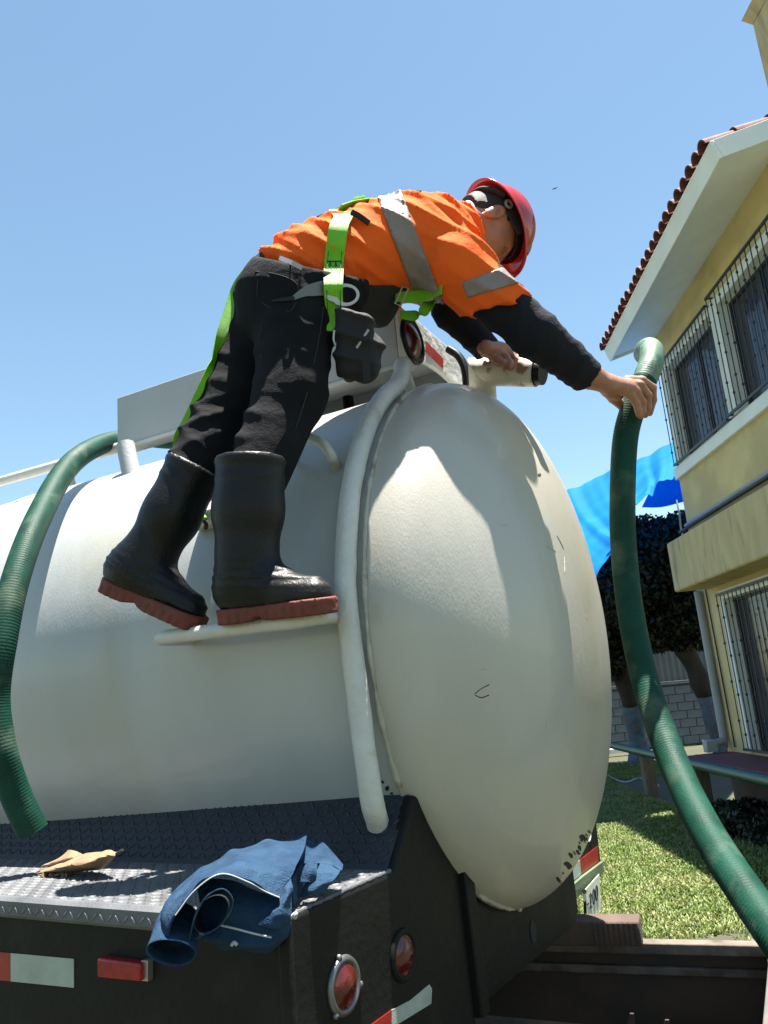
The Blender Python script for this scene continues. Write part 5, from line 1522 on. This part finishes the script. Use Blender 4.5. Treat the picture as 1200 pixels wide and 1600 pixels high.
def march(o, d, off=.006):
    """outermost clothing point on the line o + s*d, coming from outside"""
    ss = np.arange(.35, -.1, -.003); v = f_cl(o + ss[:, None] * d)
    k = np.argmax(v < off); return o + ss[k] * d
def back(x, y, l):
    """point on the back above the spine point seen at (x, y), moved l towards the near side"""
    k = np.interp(x, [496, 680], [0, 1]); o = TOR[0] * (1 - k) + TOR[4] * k
    return march(o + np.array([0, 0, -1.0]) * l, N_T)
def S(x, y, off=.007): return surf(f_cl, x, y, off)
# broad side strap from the back down to the hip ring and thigh
ss_ = [(back(548, 0, .06), [1, .1, .1]), (S(536, 338, .016), [1, .1, .05]), (S(530, 352, .017), rx), (S(525, 380, .016), rx), (S(522, 410, .016), rx), (S(521, 440, .02), rx), (S(521, 462, .022), rx), (S(523, 490, .016), rx), (S(522, 517, .014), rx)]
vs_ = ribbon(ss_, [.04, .046, .047, .047, .047, .047, .045, .042, .034], M['strap'], 'side_strap', n=90, th=.004)
def st(pts, w=.0016, n=12, lift=.0045, wd=(1, 0, 0)):
    pp_ = []
    for x, y in pts:
        dep = np.interp(y, [352, 380, 410, 440, 462, 490, 517], [q[0][2] for q in ss_[2:]])
        pp_.append((C(x, y, dep - lift), list(wd)))
    ribbon(pp_, w, M['black_strap'], 'stitching', n=n, parent=vs_, th=.0012)
for yy in (408, 434): st([(511, yy), (533, yy)], .0022, wd=(0, 1, 0))
for k in range(5):
    x0 = 511.5 + k * 4.4
    st([(x0, 409 if k % 2 else 433), (x0 + 4.2, 433 if k % 2 else 409)])
for dx in (-10.5, 10.5): st([(528 + dx, 360), (523 + dx, 400), (521 + dx, 450), (523 + dx, 500)], .0014, 30)
# hip ring: flat steel D-ring
cD = S(539, 461, .042)
def dring():
    a_ = np.linspace(0, 2 * np.pi, 40, endpoint=False)
    ex, ey, ez = nrm([1, .1, .12]), nrm([-.1, 1, .1]), nrm(np.cross([1, .1, .12], [-.1, 1, .1]))
    out, inn = [], []
    for q in a_:
        c_, s_ = math.cos(q), math.sin(q)
        r_o = .034 if c_ > -.35 else .034 + .012 * min(1, (-c_ - .35) / .65)
        out.append(cD + ex * (r_o * c_) + ey * (.027 * s_ * (1 if c_ > -.6 else .8)))
        inn.append(cD + ex * (.004 + .023 * c_) + ey * (.0195 * s_))
    rings_ = [np.array(inn) - ez * .002, np.array(out) - ez * .002, np.array(out) + ez * .002, np.array(inn) + ez * .002, np.array(inn) - ez * .002]
    v, f = loft(rings_, False)
    mesh('hip_ring', cw(v), f, M['steel'], hz, smooth=True, sharp=40)
dring()
# waist belt, dark front pad and thigh webbing
ribbon([(S(458, 466, .003), [0, 1, .1]), (S(480, 455), [0, 1, .1]), (S(512, 449, .009), [0, 1, .05])], [.01, .028, .036], M['harness_grey'], 'belt_web', n=30)
ribbon([(S(425, 470, .003), [0, 1, .1]), (S(442, 468, .004), [0, 1, .1]), (S(460, 466, .004), [0, 1, .1])], [.004, .008, .010], M['black_strap'], 'belt_web', n=12)
def f_pad(p):
    d = f_torso(p) - .012
    d = np.maximum(d, -plane_px(p, 505, 440, 645, 449))
    d = np.maximum(d, slab_px(p, (498, 400), (515, 560), (652, 430), (594, 530)))
    return d + .004 * wav(p, 45, 3)
sdf_obj('waist_pad', f_pad, C(490, 530, 2.1) + [0, 0, -.22], C(670, 425, 2.15) + [0, 0, .22], .006, M['black_strap'], hz)
# chest strap with buckle in front of the belly
ribbon([(S(618, 462, .018), [.3, 1, 0]), (S(645, 464, .014), [.2, 1, 0]), (S(668, 460, .012), [.2, 1, 0]), (S(690, 452, .008), [.1, 1, 0])], [.03, .034, .032, .026], M['strap'], 'chest_strap', n=40)
dS = S(660, 452)[2]
ribbon([(C(692, 459, dS + .05), [.6, .6, 0]), (C(668, 478, dS + .04), [.8, .5, 0]), (C(656, 492, dS + .05), [.9, .3, 0]), (C(625, 492, dS + .06), [.3, 1, 0])], [.02, .032, .034, .02], M['strap'], 'chest_strap', n=40)
bk = [C(629, 447, dS - .02), C(638, 451, dS - .02), C(626, 478, dS - .02), C(617, 474, dS - .02)]
MB().tube(np.array([cw(q) for q in bk + [bk[0]]]), .0028, 6).build('buckle', M['steel'], hz, smooth=True)
# back straps and pad
nz_ = [.1, .1, 1]
ribbon([(back(548, 0, .10), nz_), (back(580, 0, .06), nz_), (back(620, 0, .0), nz_), (back(660, 0, -.05), nz_), (back(695, 0, -.08), nz_)], .042, M['strap'], 'back_strap', n=40)
ribbon([(back(548, 0, -.10), nz_), (back(580, 0, -.05), nz_), (back(620, 0, .02), nz_), (back(660, 0, .06), nz_), (back(690, 0, .09), nz_)], .042, M['strap'], 'back_strap', n=40)
ribbon([(S(549, 331, .012), [.25, .9, .2]), (S(562, 338, .012), [.25, .9, .2]), (S(577, 349, .012), [.3, .9, .2])], .013, M['black_strap'], 'adjuster', n=16, th=.006)
e_ = back(586, 0, .05)
ribbon([(e_ + [0, -.003, 0], [1, .2, 0]), (e_ + [-.004, .012, 0], [1, .2, 0]), (e_ + [-.006, .024, .004], [1, .2, 0])], [.026, .03, .03], M['strap'], 'strap_end', n=10)
ribbon([(back(508, 0, .0), nz_), (back(530, 0, .0), nz_), (back(560, 0, .0), nz_), (back(590, 0, .0), nz_)], .04, M['black_strap'], 'back_strap', n=30)
# pouch hanging at the hip
PD = S(500, 490)[2] + .02
def f_pouch(p):
    q = p - C(558, 542, PD + .02)
    b = np.stack([np.abs(q[:, 0] + .12 * q[:, 1]) - .027, np.abs(q[:, 1]) - .06, np.abs(q[:, 2]) - .028], 1)
    d = np.linalg.norm(np.maximum(b, 0), axis=1) + np.minimum(b.max(1), 0) - .012
    d = smin(d, cap(p, C(582, 540, PD + .02), C(574, 582, PD + .02), .024), .015)
    d = smin(d, cap(p, C(540, 500, PD + .0), C(536, 575, PD + .0), .024, .018), .012)
    return d + .006 * wav(p, 42, 6) + crease(p, C(556, 530, PD), [.3, 1, 0], .010, .05, 40, -.2)
pouch = sdf_obj('pouch', f_pouch, C(500, 625, PD) + [0, 0, -.1], C(610, 440, PD) + [0, 0, .12], .005, M['black_strap'], hz)
ribbon([(C(572, 565, PD - .045), rx), (C(574, 597, PD - .045), rx)], .018, M['black_strap'], 'pouch_strap', n=8, parent=pouch)
pipe('pen', [cw(surf(f_pouch, 557, 544, .003)), cw(surf(f_pouch, 576, 515, .004))], .0032, M['piping'], pouch, 8)
pipe('cord', [W(522, 516, PD - .05), W(521, 530, PD - .05), W(524, 540, PD - .05)], .003, M['steel'], hz, 6, 10)
# lanyard from the back of the waist down to the lug behind the boot
ln = ribbon([(C(386, 422, 2.06), [.8, .5, .2]), (C(370, 450, 2.06), [1, .2, .1]), (C(356, 495, 2.03), [1, .25, .1]), (C(343, 535, 2.0), [.7, .15, .6]), (C(334, 562, 1.985), [.12, .05, 1]), (C(325, 590, 1.96), [.9, .3, .3]), (C(308, 630, 1.955), [1, .35, .1]), (C(292, 665, 1.95), [1, .4, .1]), (C(280, 690, 1.96), [.6, .3, .7]), (C(285, 740, 2.03), [.4, .2, .9]), (C(305, 790, 2.03), [.4, .2, .9]), (C(318, 812, 1.98), [.5, .2, .8])], [.02, .028, .031, .028, .025, .028, .031, .031, .026, .026, .026, .022], M['strap'], 'lanyard', n=140)
ribbon([(C(410, 398, 2.04), [.5, .8, .2]), (C(396, 410, 2.045), [.5, .8, .2]), (C(384, 424, 2.055), [.5, .8, .2])], .026, M['black_strap'], 'lanyard_sleeve', n=14, th=.006)
# pale waistband label
ribbon([(S(437, 403, .005), [.3, 1, 0]), (S(455, 410, .005), [.3, 1, 0]), (S(472, 419, .005), [.3, 1, 0])], .011, M['piping'], 'waist_label', n=12, parent=man)
